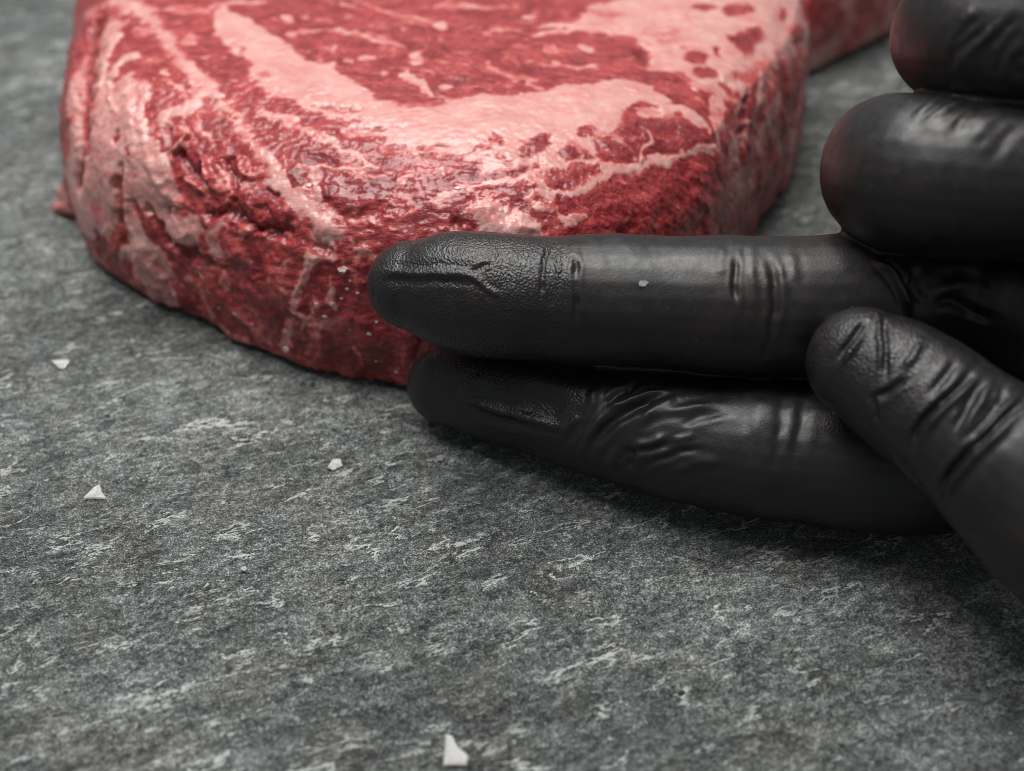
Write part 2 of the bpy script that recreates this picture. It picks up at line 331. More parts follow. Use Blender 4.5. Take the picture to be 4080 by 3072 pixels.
('P',0.35,0,0.3,0.7,[(-39.9,-4.6),(-40.8,-5.9),(-42.2,-6.7),(-43.7,-6.8),(-44.9,-6.1),(-45.4,-5.0),(-45.2,-3.6),(-44.2,-2.4),(-42.8,-1.6),(-41.4,-1.6),(-40.3,-2.1),(-39.8,-3.3)],[],None),
('P',0.3,0,0.3,0.39,[(-46.1,-4.1),(-46.7,-4.8),(-47.6,-5.2),(-48.5,-5.3),(-49.2,-4.9),(-49.5,-4.2),(-49.2,-3.4),(-48.6,-2.7),(-47.8,-2.3),(-46.9,-2.2),(-46.2,-2.6),(-45.9,-3.3)],[],None),
('L',0.6,0,0.4,0.26,[(-30.5,-19.1),(-29.7,-21.4)],[0.81,0.91],None),
('L',0.35,None,0,0.26,[(-37.3,-14.3),(-38.8,-18.3)],[0.31,0.33],None),
('L',0.45,None,0,0.26,[(-18.9,-21.4),(-19.6,-22.6)],[0.67,0.68],None),
('L',0.42,0,0.3,0.78,[(-95.2,11.9),(-82.5,2.0),(-68.6,-6.5),(-65.4,-10.5),(-59.6,-14.4),(-53.4,-17.9),(-46.0,-21.4),(-37.2,-24.6),(-27.1,-27.1),(-17.9,-28.8)],[0.56,0.66,0.99,1.89,1.14,0.72,0.71,0.6,0.69,0.59],None),
('P',0.55,0,0.5,0.5,[(-58.6,-15.0),(-58.6,-15.0),(-60.6,-13.8),(-61.6,-13.2),(-63.5,-11.8),(-65.4,-10.5),(-65.4,-10.5),(-62.9,-10.6),(-60.4,-11.2),(-58.7,-12.4),(-58.2,-13.9),(-58.6,-15.0)],[],None),
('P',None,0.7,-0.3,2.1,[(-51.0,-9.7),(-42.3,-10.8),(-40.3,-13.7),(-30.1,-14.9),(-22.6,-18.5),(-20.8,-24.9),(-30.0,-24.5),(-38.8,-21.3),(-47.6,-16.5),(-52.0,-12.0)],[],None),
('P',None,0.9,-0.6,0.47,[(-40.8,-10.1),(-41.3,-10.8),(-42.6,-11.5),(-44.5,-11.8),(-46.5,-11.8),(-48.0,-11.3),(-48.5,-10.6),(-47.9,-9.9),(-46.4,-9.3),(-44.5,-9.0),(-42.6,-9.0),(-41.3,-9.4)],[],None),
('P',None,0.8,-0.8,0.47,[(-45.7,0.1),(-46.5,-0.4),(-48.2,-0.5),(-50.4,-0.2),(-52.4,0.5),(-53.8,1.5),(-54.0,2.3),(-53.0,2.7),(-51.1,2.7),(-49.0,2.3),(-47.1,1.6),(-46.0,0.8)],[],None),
('L',0.8,0,0.3,0.27,[(-43.8,30.4),(-40.6,27.9),(-37.5,26.2),(-34.7,23.8),(-32.2,21.8),(-28.9,19.2)],[0.69,0.95,0.93,0.96,0.91,0.75],None),
('L',0.8,0,0.3,0.26,[(-28.9,18.9),(-26.1,16.9),(-24.0,14.9),(-22.6,13.8)],[0.66,0.73,0.71,0.63],None),
('L',0.75,0,0.3,0.26,[(-35.7,16.0),(-33.3,14.6),(-30.9,14.4),(-27.3,13.6),(-23.2,14.0)],[0.33,0.61,0.53,0.56,0.61],None),
('L',0.9,0,0.3,0.27,[(-33.1,13.9),(-32.6,11.7),(-32.3,9.0)],[0.7,0.54,0.73],None),
('P',0,0.25,0.9,0.45,[(-31.7,12.9),(-28.5,13.3),(-24.7,12.3),(-18.6,12.1),(-18.8,9.0),(-18.9,6.5),(-23.0,6.1),(-26.9,5.9),(-29.6,7.4),(-31.6,9.5),(-32.0,11.6)],[],'muscle_lobe'),
('P',0.05,0.2,0.6,0.56,[(-34.1,12.2),(-34.7,11.7),(-35.5,11.7),(-36.4,12.1),(-37.1,13.0),(-37.4,13.9),(-37.2,14.8),(-36.6,15.3),(-35.8,15.4),(-34.9,14.9),(-34.2,14.1),(-33.9,13.1)],[],None),
('L',0,0.7,-0.8,0.26,[(-34.2,17.8),(-31.8,16.6),(-29.4,15.1)],[0.3,0.39,0.28],None),
('L',0.75,0,0.3,0.25,[(-16.2,11.7),(-18.1,10.4),(-19.0,8.6),(-18.9,6.8)],[0.39,0.43,0.32,0.23],None),
('L',0.7,0,0.4,0.25,[(-31.2,8.2),(-29.3,6.5),(-27.4,5.4),(-25.4,5.8)],[0.18,0.22,0.23,0.24],None),
('L',0.1,0.4,-0.8,0.25,[(-28.5,5.9),(-25.4,4.7),(-21.5,5.0)],[0.19,0.3,0.39],None),
('L',0.3,0,0.6,0.25,[(-21.5,5.0),(-19.2,4.0),(-15.4,4.4)],[0.44,0.38,0.46],None),
('L',0.5,0,0.5,0.25,[(-25.4,3.8),(-23.1,3.7),(-20.8,2.9)],[0.31,0.38,0.44],None),
('P',0.45,0,0.6,0.27,[(-23.5,-1.0),(-23.8,-1.4),(-24.3,-1.6),(-25.1,-1.6),(-25.8,-1.4),(-26.3,-1.1),(-26.5,-0.7),(-26.2,-0.3),(-25.7,-0.1),(-24.9,-0.1),(-24.2,-0.3),(-23.7,-0.6)],[],None),
('P',0.7,0,0.8,0.3,[(-27.9,-3.7),(-28.2,-4.2),(-28.6,-4.4),(-29.2,-4.5),(-29.7,-4.3),(-30.0,-3.9),(-30.0,-3.5),(-29.8,-3.1),(-29.3,-2.8),(-28.8,-2.8),(-28.3,-3.0),(-28.0,-3.3)],[],None),
('L',0.35,0.4,-0.8,0.27,[(-34.2,30.9),(-31.4,29.4),(-27.3,28.6)],[0.27,0.76,0.76],None),
('P',0.35,0.4,-0.6,0.26,[(-26.1,26.0),(-26.2,25.7),(-26.6,25.5),(-27.1,25.5),(-27.6,25.6),(-28.0,25.9),(-28.2,26.2),(-28.0,26.4),(-27.7,26.6),(-27.2,26.6),(-26.7,26.5),(-26.3,26.3)],[],None),
('L',0.4,0.4,-0.7,0.26,[(-27.8,23.3),(-25.8,22.6),(-21.6,22.8)],[0.49,0.99,0.43],None),
('L',0.55,0.3,-0.4,0.3,[(-52.8,55.0),(-50.0,52.1),(-50.5,50.3)],[0.68,0.48,0.62],None),
('P',0.6,0,0,0.28,[(-43.3,41.4),(-43.4,40.9),(-43.8,40.5),(-44.3,40.4),(-44.9,40.6),(-45.4,41.0),(-45.6,41.5),(-45.5,42.0),(-45.2,42.3),(-44.6,42.5),(-44.0,42.3),(-43.5,41.9)],[],None),
('L',0.3,0.2,-0.5,0.25,[(-21.4,17.6),(-18.3,17.6),(-13.8,17.3),(-9.9,17.6)],[0.64,0.8,0.59,0.35],None),
('L',0.3,0,-0.3,0.25,[(-8.6,14.4),(-4.8,17.9),(-2.4,20.3)],[0.2,0.54,0.65],None),
('P',0.05,0.4,0,0.71,[(-5.0,16.4),(-3.3,18.6),(-1.6,19.6),(-1.3,18.4),(-2.0,17.2),(-4.3,16.3)],[],None),
('P',0.02,0.2,0.2,0.71,[(1.1,17.5),(2.8,19.3),(5.1,20.8),(6.5,20.8),(6.6,18.3),(5.2,16.2),(3.4,14.5),(1.7,14.4)],[],None),
('P',0.02,0.3,0.2,0.71,[(7.5,16.2),(8.9,18.2),(10.3,19.2),(11.8,17.9),(13.0,16.4),(12.4,15.2),(9.3,14.7)],[],None),
('P',0.05,0.2,0.1,0.28,[(13.6,23.1),(13.4,22.5),(12.9,21.9),(12.2,21.6),(11.5,21.6),(11.1,22.0),(10.9,22.6),(11.1,23.3),(11.6,23.9),(12.3,24.2),(12.9,24.1),(13.4,23.7)],[],None),
('P',1.0,0,0.5,0.46,[(1.8,14.2),(1.6,13.3),(1.1,12.7),(0.4,12.4),(-0.3,12.6),(-0.8,13.2),(-1.0,14.1),(-0.9,15.0),(-0.3,15.7),(0.4,16.0),(1.1,15.7),(1.6,15.1)],[],None),
('L',0.3,0,-0.2,0.25,[(-2.0,15.4),(-1.6,13.9),(-0.3,12.7)],[0.25,0.35,0.36],None),
('P',0.3,None,0,0.25,[(-3.1,14.7),(-3.2,14.4),(-3.5,14.2),(-3.9,14.1),(-4.4,14.2),(-4.7,14.4),(-4.8,14.7),(-4.7,15.0),(-4.4,15.3),(-4.0,15.4),(-3.5,15.3),(-3.2,15.0)],[],None),
('P',0.25,None,0,0.25,[(-1.1,11.6),(-1.2,11.4),(-1.4,11.2),(-1.8,11.1),(-2.2,11.2),(-2.5,11.4),(-2.6,11.6),(-2.5,11.9),(-2.2,12.0),(-1.8,12.1),(-1.5,12.0),(-1.2,11.9)],[],None),
('P',0.02,0.3,0.5,0.7,[(-9.4,11.7),(-8.2,13.4),(-5.9,13.5),(-4.2,11.1),(-4.9,10.2),(-8.7,9.7),(-11.7,10.3),(-11.5,11.0)],[],None),
('L',0.1,0.2,-0.3,0.25,[(-3.1,9.4),(-0.2,10.4),(2.8,12.5)],[0.38,0.56,0.55],None),
('L',0.92,0,0.4,0.5,[(-11.9,5.7),(-9.6,7.5),(-6.0,8.1),(-1.6,8.7),(1.3,10.2),(4.0,11.6),(6.1,13.1),(10.3,14.1),(14.2,15.5)],[1.08,0.67,0.66,0.65,0.75,0.66,0.5,0.47,0.57],None),
('P',0.7,0,0.4,0.27,[(-10.1,11.9),(-10.2,11.4),(-10.4,11.1),(-10.9,11.0),(-11.3,11.1),(-11.6,11.5),(-11.7,12.0),(-11.6,12.5),(-11.3,12.8),(-10.9,12.9),(-10.5,12.8),(-10.2,12.4)],[],None),
('P',0.95,0,1.2,0.68,[(-7.1,4.7),(-5.7,6.1),(-3.6,6.5),(-1.8,5.9),(-0.0,3.8),(3.0,3.6),(5.0,2.3),(5.6,0.1),(0.3,-2.2),(-4.3,-1.1),(-5.9,2.0),(-6.5,3.1)],[],'fat_lump'),
('L',0,0.6,0.4,0.24,[(-8.9,4.7),(-7.5,3.3),(-6.5,1.9)],[0.37,0.79,0.43],None),
('L',0,0.9,-1.2,0.24,[(-9.0,3.2),(-8.8,1.8)],[0.18,0.19],None),
('L',0.95,0,0.4,0.46,[(4.1,9.8),(4.9,7.9),(6.6,6.7),(8.9,7.7),(11.2,9.6),(15.2,14.0),(19.9,16.3),(23.5,18.8),(26.5,20.4),(29.6,22.6),(32.0,26.1),(34.9,28.7),(36.9,29.2)],[0.73,0.99,1.11,0.88,0.85,1.14,1.02,1.24,0.97,0.72,0.7,0.76,0.69],None),
('P',0.03,0.2,0.4,0.7,[(4.0,11.0),(7.3,12.9),(14.2,14.9),(15.1,13.9),(11.9,11.1),(9.6,8.7),(7.3,8.1),(5.2,9.2)],[],None),
('P',0.04,0.1,0.4,0.69,[(-0.4,8.5),(2.8,10.1),(4.1,9.8),(4.3,7.8),(2.6,5.3),(0.7,4.9),(-0.8,6.5),(-2.8,6.7)],[],None),
('L',0.7,0,0.3,0.24,[(3.6,7.1),(2.6,5.2),(4.4,4.5),(7.4,5.7)],[0.45,0.53,0.72,0.64],None),
('L',0.75,0,0.4,0.25,[(7.7,4.9),(9.1,3.2),(12.2,4.7)],[0.49,0.72,0.45],None),
('P',0.03,0.3,0,0.25,[(10.4,7.0),(10.2,6.6),(9.6,6.1),(8.8,5.9),(7.9,5.8),(7.3,6.0),(7.1,6.3),(7.3,6.7),(7.9,7.1),(8.7,7.4),(9.6,7.5),(10.2,7.3)],[],None),
('P',0.03,0.45,0.5,0.48,[(17.6,24.6),(19.9,27.3),(22.5,29.2),(24.2,28.6),(28.0,32.1),(29.9,31.8),(32.0,30.7),(34.2,29.8),(31.0,25.7),(28.5,22.9),(24.1,20.5),(23.1,18.4),(19.5,18.1),(15.8,18.9),(14.1,21.3)],[],'muscle_lobe'),
('L',0.85,0,0.2,0.26,[(22.4,18.2),(22.9,22.0),(24.3,24.3),(24.1,25.5)],[0.43,0.4,0.35,0.3],None),
('L',0.6,None,0,0.26,[(20.4,22.8),(22.2,23.8)],[0.29,0.3],None),
('L',0.6,None,0,0.27,[(24.3,24.8),(26.9,25.6)],[0.23,0.25],None),
('L',0.8,None,0,0.26,[(15.4,23.3),(17.5,21.9)],[0.89,0.89],None),
('P',0.8,None,0,0.26,[(21.3,19.5),(21.2,19.2),(21.0,19.0),(20.8,18.8),(20.5,18.8),(20.3,18.9),(20.2,19.1),(20.3,19.3),(20.5,19.6),(20.7,19.7),(21.0,19.8),(21.2,19.7)],[],None),
('L',0.08,0.1,0,0.27,[(20.3,30.9),(23.0,33.8),(26.2,34.3)],[0.64,0.86,0.65],None),
('L',0.75,0,0,0.27,[(22.5,30.7),(25.7,32.9)],[0.98,1.08],None),
('L',0.95,0,0.3,0.29,[(25.6,33.8),(27.7,35.3),(30.6,33.7),(33.5,32.5)],[0.9,1.33,1.42,1.25],None),
('L',0.8,0,0.3,0.42,[(32.1,44.4),(35.5,44.1),(34.8,38.2),(34.4,33.4),(36.3,30.0)],[2.27,2.26,1.47,1.25,0.81],None),
('L',0.08,0.15,0.1,0.28,[(24.8,39.5),(27.3,38.4),(30.5,36.9),(32.7,34.6),(33.7,32.0)],[1.42,1.54,1.1,0.78,0.43],None),
('P',0.46,0.18,0,2.0,[(38.2,28.3),(37.4,35.2),(37.8,47.2),(44.8,55.4),(51.2,59.2),(56.5,53.3),(56.6,42.2),(61.2,34.5),(44.7,22.0)],[],None),
('L',0.85,0,0.3,0.38,[(48.2,56.8),(53.1,54.7),(53.4,49.3),(53.2,42.3)],[2.28,2.54,1.76,1.48],None),
('L',0.72,0.1,0.3,0.39,[(41.2,37.6),(43.6,32.3),(50.7,29.2)],[1.42,2.11,2.63],None),
('L',0.05,0.25,0.3,0.29,[(43.9,50.6),(45.4,44.6),(48.7,38.8),(54.7,32.2)],[1.18,1.46,1.69,1.7],None),
('L',0.1,0.2,0.3,0.28,[(37.1,42.5),(37.7,34.0),(40.9,27.6)],[0.55,0.99,1.15],None),
('L',0.9,0,0.4,0.3,[(45.8,53.6),(46.9,48.5)],[0.98,0.99],None),
('L',0.9,0,0.6,0.49,[(37.6,48.9),(40.3,47.6)],[1.85,2.06],None),
('P',0.1,1.0,-1.0,0.29,[(43.2,47.3),(43.3,46.5),(43.1,45.7),(42.7,45.2),(42.1,45.1),(41.5,45.3),(41.1,45.9),(41.0,46.8),(41.2,47.6),(41.6,48.0),(42.2,48.1),(42.8,47.9)],[],None),
('P',0.1,1.0,-1.0,0.29,[(44.1,43.4),(44.1,42.9),(43.7,42.3),(43.0,41.7),(42.3,41.4),(41.7,41.5),(41.4,41.8),(41.4,42.3),(41.8,42.9),(42.4,43.4),(43.1,43.7),(43.7,43.7)],[],None),
('P',0.1,1.0,-1.0,0.3,[(45.2,40.4),(45.2,39.9),(44.6,39.2),(43.7,38.4),(42.7,37.8),(41.9,37.6),(41.5,37.9),(41.5,38.5),(42.0,39.2),(42.8,39.8),(43.8,40.4),(44.7,40.6)],[],None),
('L',0.3,0.9,-0.4,0.3,[(49.6,49.6),(49.3,45.2)],[0.87,0.98],None),
('L',0.3,0.8,-0.3,0.28,[(39.6,39.5),(41.2,36.1)],[0.45,0.47],None),
('P',1.0,0,0.4,0.29,[(46.8,43.2),(46.9,42.7),(46.5,42.0),(45.7,41.4),(44.9,40.9),(44.1,40.7),(43.7,40.9),(43.7,41.4),(44.1,42.0),(44.8,42.6),(45.6,43.1),(46.4,43.3)],[],None),
('L',0.08,0.3,0,1.39,[(60.5,61.3),(64.2,56.2),(67.0,48.5),(72.2,45.5)],[3.94,4.44,5.44,5.75],None),
('L',0.2,0.9,-0.5,0.31,[(54.1,60.0),(57.9,58.6)],[1.55,1.56],None),
('L',0.1,0.9,-0.5,0.33,[(63.1,63.8),(63.7,53.0)],[1.86,1.56],None),
('P',0.05,0,0.5,0.38,[(66.1,60.8),(65.8,58.9),(64.7,56.7),(62.9,54.8),(61.1,53.6),(59.7,53.6),(59.0,54.5),(59.2,56.1),(60.2,58.0),(61.8,59.9),(63.7,61.2),(65.2,61.6)],[],None),
('L',0.5,0,0.4,0.3,[(58.8,36.6),(55.3,41.2),(55.5,47.4)],[0.75,1.12,1.0],None),
('L',0.65,0,0.5,0.33,[(70.0,79.4),(70.3,69.3),(73.3,62.9),(83.5,60.1)],[1.68,1.64,1.62,0.67],None),
('L',0.35,0,0,2.56,[(49.7,54.6),(57.6,64.8),(67.7,79.4)],[1.51,2.75,2.51],None),
('L',0.45,0,0.2,1.81,[(39.9,50.2),(43.8,55.5),(47.8,59.1)],[0.78,0.97,0.73],None),
('L',0.2,0,0.3,0.31,[(51.0,62.7),(54.6,61.9),(55.8,59.5)],[1.55,1.82,1.29],None),
('L',0.25,0,0.3,0.33,[(58.4,73.1),(61.9,71.7),(63.2,66.9)],[1.35,1.63,1.34],None),
('P',0.1,0.2,0,0.32,[(39.5,73.4),(39.0,72.4),(38.1,71.5),(36.9,70.9),(35.8,70.8),(35.1,71.2),(35.0,72.1),(35.4,73.1),(36.4,73.9),(37.5,74.4),(38.6,74.5),(39.3,74.2)],[],None),
('P',0.08,0.1,0,0.48,[(46.4,74.9),(45.6,73.4),(44.1,71.8),(42.3,70.6),(40.8,70.3),(39.8,70.9),(39.7,72.1),(40.4,73.6),(41.7,74.9),(43.3,75.8),(44.9,76.2),(46.1,75.9)],[],None),
('P',0.05,0.25,0.1,0.87,[(39.3,62.6),(43.0,66.6),(46.5,69.0),(46.6,65.9),(44.0,60.0),(41.8,58.4),(40.8,59.0)],[],None),
('L',0.8,None,0,0.3,[(40.3,61.2),(40.3,58.4)],[0.45,0.45],None),
('P',0.08,0.2,-0.2,0.48,[(33.6,53.4),(33.2,52.3),(32.4,51.2),(31.5,50.5),(30.7,50.5),(30.3,51.1),(30.2,52.2),(30.7,53.5),(31.4,54.5),(32.3,55.1),(33.0,55.1),(33.5,54.5)],[],None),
('P',0.15,0.1,-0.1,0.43,[(35.4,48.2),(34.8,47.3),(33.8,46.9),(32.7,47.0),(31.9,47.7),(31.5,48.7),(31.6,49.8),(32.2,50.7),(33.1,51.1),(34.1,51.0),(35.0,50.3),(35.5,49.3)],[],None),
('P',0.2,None,0,0.3,[(36.8,56.6),(36.6,55.6),(36.2,54.8),(35.8,54.4),(35.5,54.5),(35.4,55.1),(35.5,56.0),(35.7,57.0),(36.1,57.8),(36.5,58.2),(36.8,58.1),(36.9,57.5)],[],None),
('P',0,0.9,-1.2,0.38,[(24.3,51.3),(24.2,49.7),(23.9,48.2),(23.5,47.3),(23.0,47.3),(22.6,48.0),(22.4,49.4),(22.5,51.2),(22.8,52.8),(23.3,53.7),(23.8,53.6),(24.1,52.8)],[],None),
('P',0.15,None,0,0.31,[(23.2,55.9),(22.9,54.9),(22.6,54.1),(22.2,53.8),(21.8,54.0),(21.7,54.7),(21.7,55.8),(21.9,56.8),(22.3,57.7),(22.7,58.0),(23.0,57.7),(23.2,57.0)],[],None),
('P',0.05,None,0,0.36,[(20.6,54.7),(20.4,53.3),(20.0,52.3),(19.5,51.8),(19.1,52.2),(18.8,53.2),(18.8,54.6),(19.0,56.0),(19.4,57.1),(19.9,57.5),(20.4,57.2),(20.7,56.1)],[],None),
('P',0.12,0,0,0.8,[(23.8,44.8),(28.3,47.1),(29.8,44.4),(24.4,41.5)],[],None),
('P',0.1,None,0,0.45,[(54.7,79.4),(54.3,77.8),(53.5,76.3),(52.7,75.3),(51.9,75.0),(51.4,75.4),(51.4,76.6),(51.8,78.1),(52.5,79.6),(53.4,80.7),(54.2,81.1),(54.7,80.6)],[],None),
('P',0.05,0,0.8,0.58,[(61.7,81.0),(61.2,78.7),(59.4,75.4),(57.4,72.9),(55.4,71.4),(53.8,71.0),(53.5,72.2),(54.0,74.1),(55.0,76.2),(56.7,78.4),(59.1,80.6),(60.8,81.5)],[],None),
('P',0.7,0,0,0.34,[(21.5,67.8),(21.0,66.7),(19.8,65.9),(18.2,65.6),(16.7,65.9),(15.6,66.7),(15.2,67.8),(15.7,68.9),(16.9,69.7),(18.5,70.0),(20.0,69.7),(21.1,68.9)],[],None),
('P',0.7,None,0,0.49,[(31.3,61.9),(30.6,60.5),(29.2,59.2),(27.5,58.4),(26.0,58.5),(24.9,59.4),(24.6,60.8),(25.3,62.3),(26.7,63.5),(28.5,64.0),(30.1,63.8),(31.1,63.1)],[],None),
('P',0.75,None,0,0.49,[(33.5,58.6),(32.8,57.2),(31.5,56.0),(30.0,55.2),(28.5,55.1),(27.6,55.6),(27.4,56.7),(28.0,58.1),(29.3,59.4),(30.9,60.2),(32.4,60.3),(33.3,59.7)],[],None),
('P',None,None,0,0.3,[(53.2,50.5),(53.2,50.5),(53.1,50.5),(53.1,50.4),(53.1,50.4),(53.1,50.4),(53.1,50.4),(53.1,50.4),(53.1,50.5),(53.1,50.5),(53.1,50.5),(53.1,50.5)],[],None),
('P',0.85,None,0,0.32,[(-42.6,65.9),(-42.6,64.9),(-43.0,64.1),(-43.6,63.9),(-44.3,64.1),(-44.9,64.9),(-45.2,65.9),(-45.2,66.9),(-44.8,67.7),(-44.2,68.0),(-43.5,67.7),(-42.9,66.9)],[],None),
('L',0.6,None,0,0.3,[(-41.7,58.4),(-40.0,60.0)],[1.39,1.0],None),
('L',0.65,None,0,0.3,[(-40.7,58.8),(-35.7,60.5),(-30.3,59.2),(-26.0,56.8),(-21.3,54.0),(-19.6,53.2)],[0.8,0.9,1.2,0.97,0.77,0.39],None),
('L',0.5,None,0,0.31,[(-38.0,65.5),(-35.2,64.2)],[0.51,0.61],None),
('P',0.8,None,0,0.29,[(-28.7,47.6),(-28.9,47.2),(-29.4,46.8),(-30.1,46.7),(-30.9,46.8),(-31.4,47.2),(-31.7,47.6),(-31.5,48.1),(-31.0,48.5),(-30.3,48.6),(-29.5,48.5),(-28.9,48.1)],[],None),
('P',0.6,None,0,0.29,[(-25.1,48.6),(-25.3,48.0),(-25.8,47.6),(-26.5,47.4),(-27.3,47.6),(-27.9,48.0),(-28.1,48.6),(-28.0,49.2),(-27.5,49.6),(-26.7,49.7),(-25.9,49.6),(-25.4,49.2)],[],None),
('P',0.6,None,0,0.29,[(-32.2,52.0),(-32.2,51.2),(-32.3,50.5),(-32.7,50.3),(-33.0,50.5),(-33.3,51.2),(-33.5,52.0),(-33.5,52.9),(-33.4,53.6),(-33.0,53.8),(-32.7,53.6),(-32.4,52.9)],[],None),
('P',0.7,None,0,0.28,[(-22.4,42.4),(-22.4,41.9),(-22.6,41.5),(-22.9,41.3),(-23.3,41.5),(-23.6,41.9),(-23.7,42.4),(-23.6,43.0),(-23.4,43.4),(-23.1,43.5),(-22.8,43.4),(-22.5,43.0)],[],None),
('L',0.6,None,0,0.32,[(-34.2,74.0),(-31.9,71.1)],[0.78,0.57],None),
('L',0.6,None,0,0.31,[(-30.9,73.8),(-26.0,69.8),(-22.3,67.4),(-16.6,65.7)],[0.63,0.83,0.82,0.61],None),
('P',0.6,None,0,0.3,[(-19.7,60.0),(-19.8,59.8),(-20.1,59.5),(-20.5,59.5),(-20.9,59.5),(-21.2,59.8),(-21.3,60.0),(-21.2,60.3),(-20.9,60.5),(-20.6,60.6),(-20.2,60.5),(-19.9,60.3)],[],None),
('P',0.5,None,0,0.31,[(-30.7,67.0),(-30.8,66.5),(-31.1,66.2),(-31.5,66.1),(-32.0,66.2),(-32.4,66.5),(-32.5,67.0),(-32.4,67.4),(-32.2,67.7),(-31.7,67.8),(-31.3,67.7),(-30.9,67.4)],[],None),
('P',0.95,None,0,0.32,[(-12.5,62.5),(-12.6,61.5),(-13.0,60.8),(-13.5,60.5),(-14.0,60.8),(-14.5,61.5),(-14.6,62.5),(-14.5,63.5),(-14.2,64.3),(-13.7,64.5),(-13.1,64.3),(-12.7,63.5)],[],None),
('P',0.75,None,0,0.31,[(4.9,66.3),(4.7,65.9),(4.2,65.6),(3.4,65.5),(2.7,65.6),(2.1,65.9),(1.9,66.3),(2.1,66.8),(2.7,67.1),(3.4,67.2),(4.2,67.1),(4.7,66.8)],[],None),
('P',0.8,None,0,0.59,[(-16.1,49.4),(-15.9,47.6),(-16.1,45.9),(-16.7,44.8),(-17.5,44.7),(-18.3,45.5),(-18.9,47.0),(-19.1,48.8),(-18.8,50.5),(-18.2,51.6),(-17.4,51.8),(-16.6,51.0)],[],None),
('L',0.9,None,0,0.28,[(-19.6,42.6),(-17.8,39.7),(-16.0,37.6),(-14.7,33.2)],[0.89,1.36,0.78,0.4],None),
('P',0.8,None,0,0.27,[(-10.9,36.9),(-11.1,36.4),(-11.5,36.0),(-12.1,35.9),(-12.7,36.0),(-13.2,36.4),(-13.4,36.9),(-13.2,37.4),(-12.8,37.7),(-12.2,37.9),(-11.6,37.7),(-11.1,37.4)],[],None),
('L',0.6,None,0,0.3,[(-5.0,59.0),(-2.0,61.1),(1.5,60.5)],[0.79,0.8,0.4],None),
('L',0.6,None,0,0.28,[(-4.8,46.3),(-2.6,42.6),(0.5,40.1),(4.6,39.4)],[0.47,0.83,0.88,0.54],None),
('L',0.7,None,0,0.27,[(2.3,38.5),(4.5,36.5),(6.1,35.7)],[0.42,0.48,0.49],None),
('P',0.95,None,0,0.28,[(8.9,46.0),(8.8,45.5),(8.4,45.1),(7.8,45.0),(7.3,45.1),(6.9,45.5),(6.8,46.0),(6.9,46.5),(7.3,46.9),(7.9,47.1),(8.4,46.9),(8.8,46.5)],[],None),
('L',0.55,None,0,0.28,[(5.2,45.2),(8.8,44.8),(15.4,44.9)],[0.74,0.56,0.73],None),
('P',0.9,None,0,0.29,[(15.7,51.6),(15.3,51.0),(14.6,50.7),(13.6,50.9),(12.7,51.3),(12.0,52.1),(11.9,52.8),(12.2,53.4),(13.0,53.7),(13.9,53.6),(14.9,53.1),(15.5,52.4)],[],None),
('L',0.85,None,0,0.3,[(5.5,61.7),(10.2,62.9),(17.4,62.9)],[0.6,1.21,2.21],None),
('L',0.85,None,0,0.3,[(4.5,57.6),(7.5,59.2),(12.8,60.9)],[0.59,1.19,1.2],None),
('P',0.6,None,0,0.29,[(1.8,53.9),(1.7,53.7),(1.3,53.5),(0.7,53.5),(0.2,53.5),(-0.2,53.7),(-0.4,53.9),(-0.2,54.2),(0.2,54.3),(0.7,54.4),(1.3,54.3),(1.7,54.2)],[],None),
('P',0.5,None,0,0.29,[(-0.3,48.2),(-0.4,48.0),(-0.9,47.8),(-1.4,47.7),(-2.0,47.8),(-2.5,48.0),(-2.6,48.2),(-2.5,48.4),(-2.0,48.6),(-1.4,48.7),(-0.9,48.6),(-0.4,48.4)],[],None),
('P',0.6,None,0,0.29,[(5.1,47.4),(4.9,47.2),(4.5,47.0),(3.9,46.9),(3.3,47.0),(2.9,47.2),(2.7,47.4),(2.9,47.7),(3.3,47.9),(3.9,48.0),(4.5,47.9),(4.9,47.7)],[],None),
('P',0.6,None,0,0.3,[(-19.6,60.3),(-19.7,60.0),(-20.0,59.8),(-20.4,59.8),(-20.8,59.8),(-21.2,60.0),(-21.3,60.3),(-21.2,60.5),(-20.9,60.7),(-20.5,60.7),(-20.0,60.7),(-19.7,60.5)],[],None),
('P',0.5,None,0,0.28,[(-1.8,38.3),(-1.9,37.9),(-2.2,37.6),(-2.5,37.5),(-2.9,37.6),(-3.2,37.9),(-3.3,38.3),(-3.2,38.7),(-2.9,39.0),(-2.5,39.1),(-2.2,39.0),(-1.9,38.7)],[],None),
('P',0.55,None,0,0.28,[(-6.7,40.1),(-6.8,39.8),(-7.2,39.8),(-7.7,40.1),(-8.1,40.6),(-8.5,41.1),(-8.5,41.5),(-8.4,41.8),(-8.0,41.8),(-7.5,41.5),(-7.0,41.0),(-6.7,40.5)],[],None),
('P',0.45,None,0,0.3,[(-13.3,56.4),(-13.4,55.8),(-13.6,55.4),(-14.0,55.3),(-14.3,55.4),(-14.6,55.8),(-14.7,56.4),(-14.6,57.0),(-14.4,57.4),(-14.1,57.5),(-13.7,57.4),(-13.4,57.0)],[],None),
('L',0.65,None,0,0.31,[(-15.1,72.4),(-10.8,72.4),(-5.7,71.1),(0.6,71.1)],[0.62,1.46,0.62,0.83],None),
('L',0.5,None,0,0.31,[(-21.6,66.8),(-18.0,65.9)],[0.41,0.41],None),
('L',0.5,None,0,0.3,[(-17.8,63.4),(-15.8,64.2)],[0.61,0.61],None),
('L',0.55,None,0,0.29,[(-15.3,47.8),(-12.2,46.3)],[0.22,0.29],None),
('L',0.5,None,0,0.28,[(-16.1,43.7),(-13.0,42.2),(-11.1,42.6)],[0.25,0.36,0.37],None),
('L',0.5,None,0,0.29,[(6.5,54.0),(7.5,50.5)],[0.79,0.91],None),
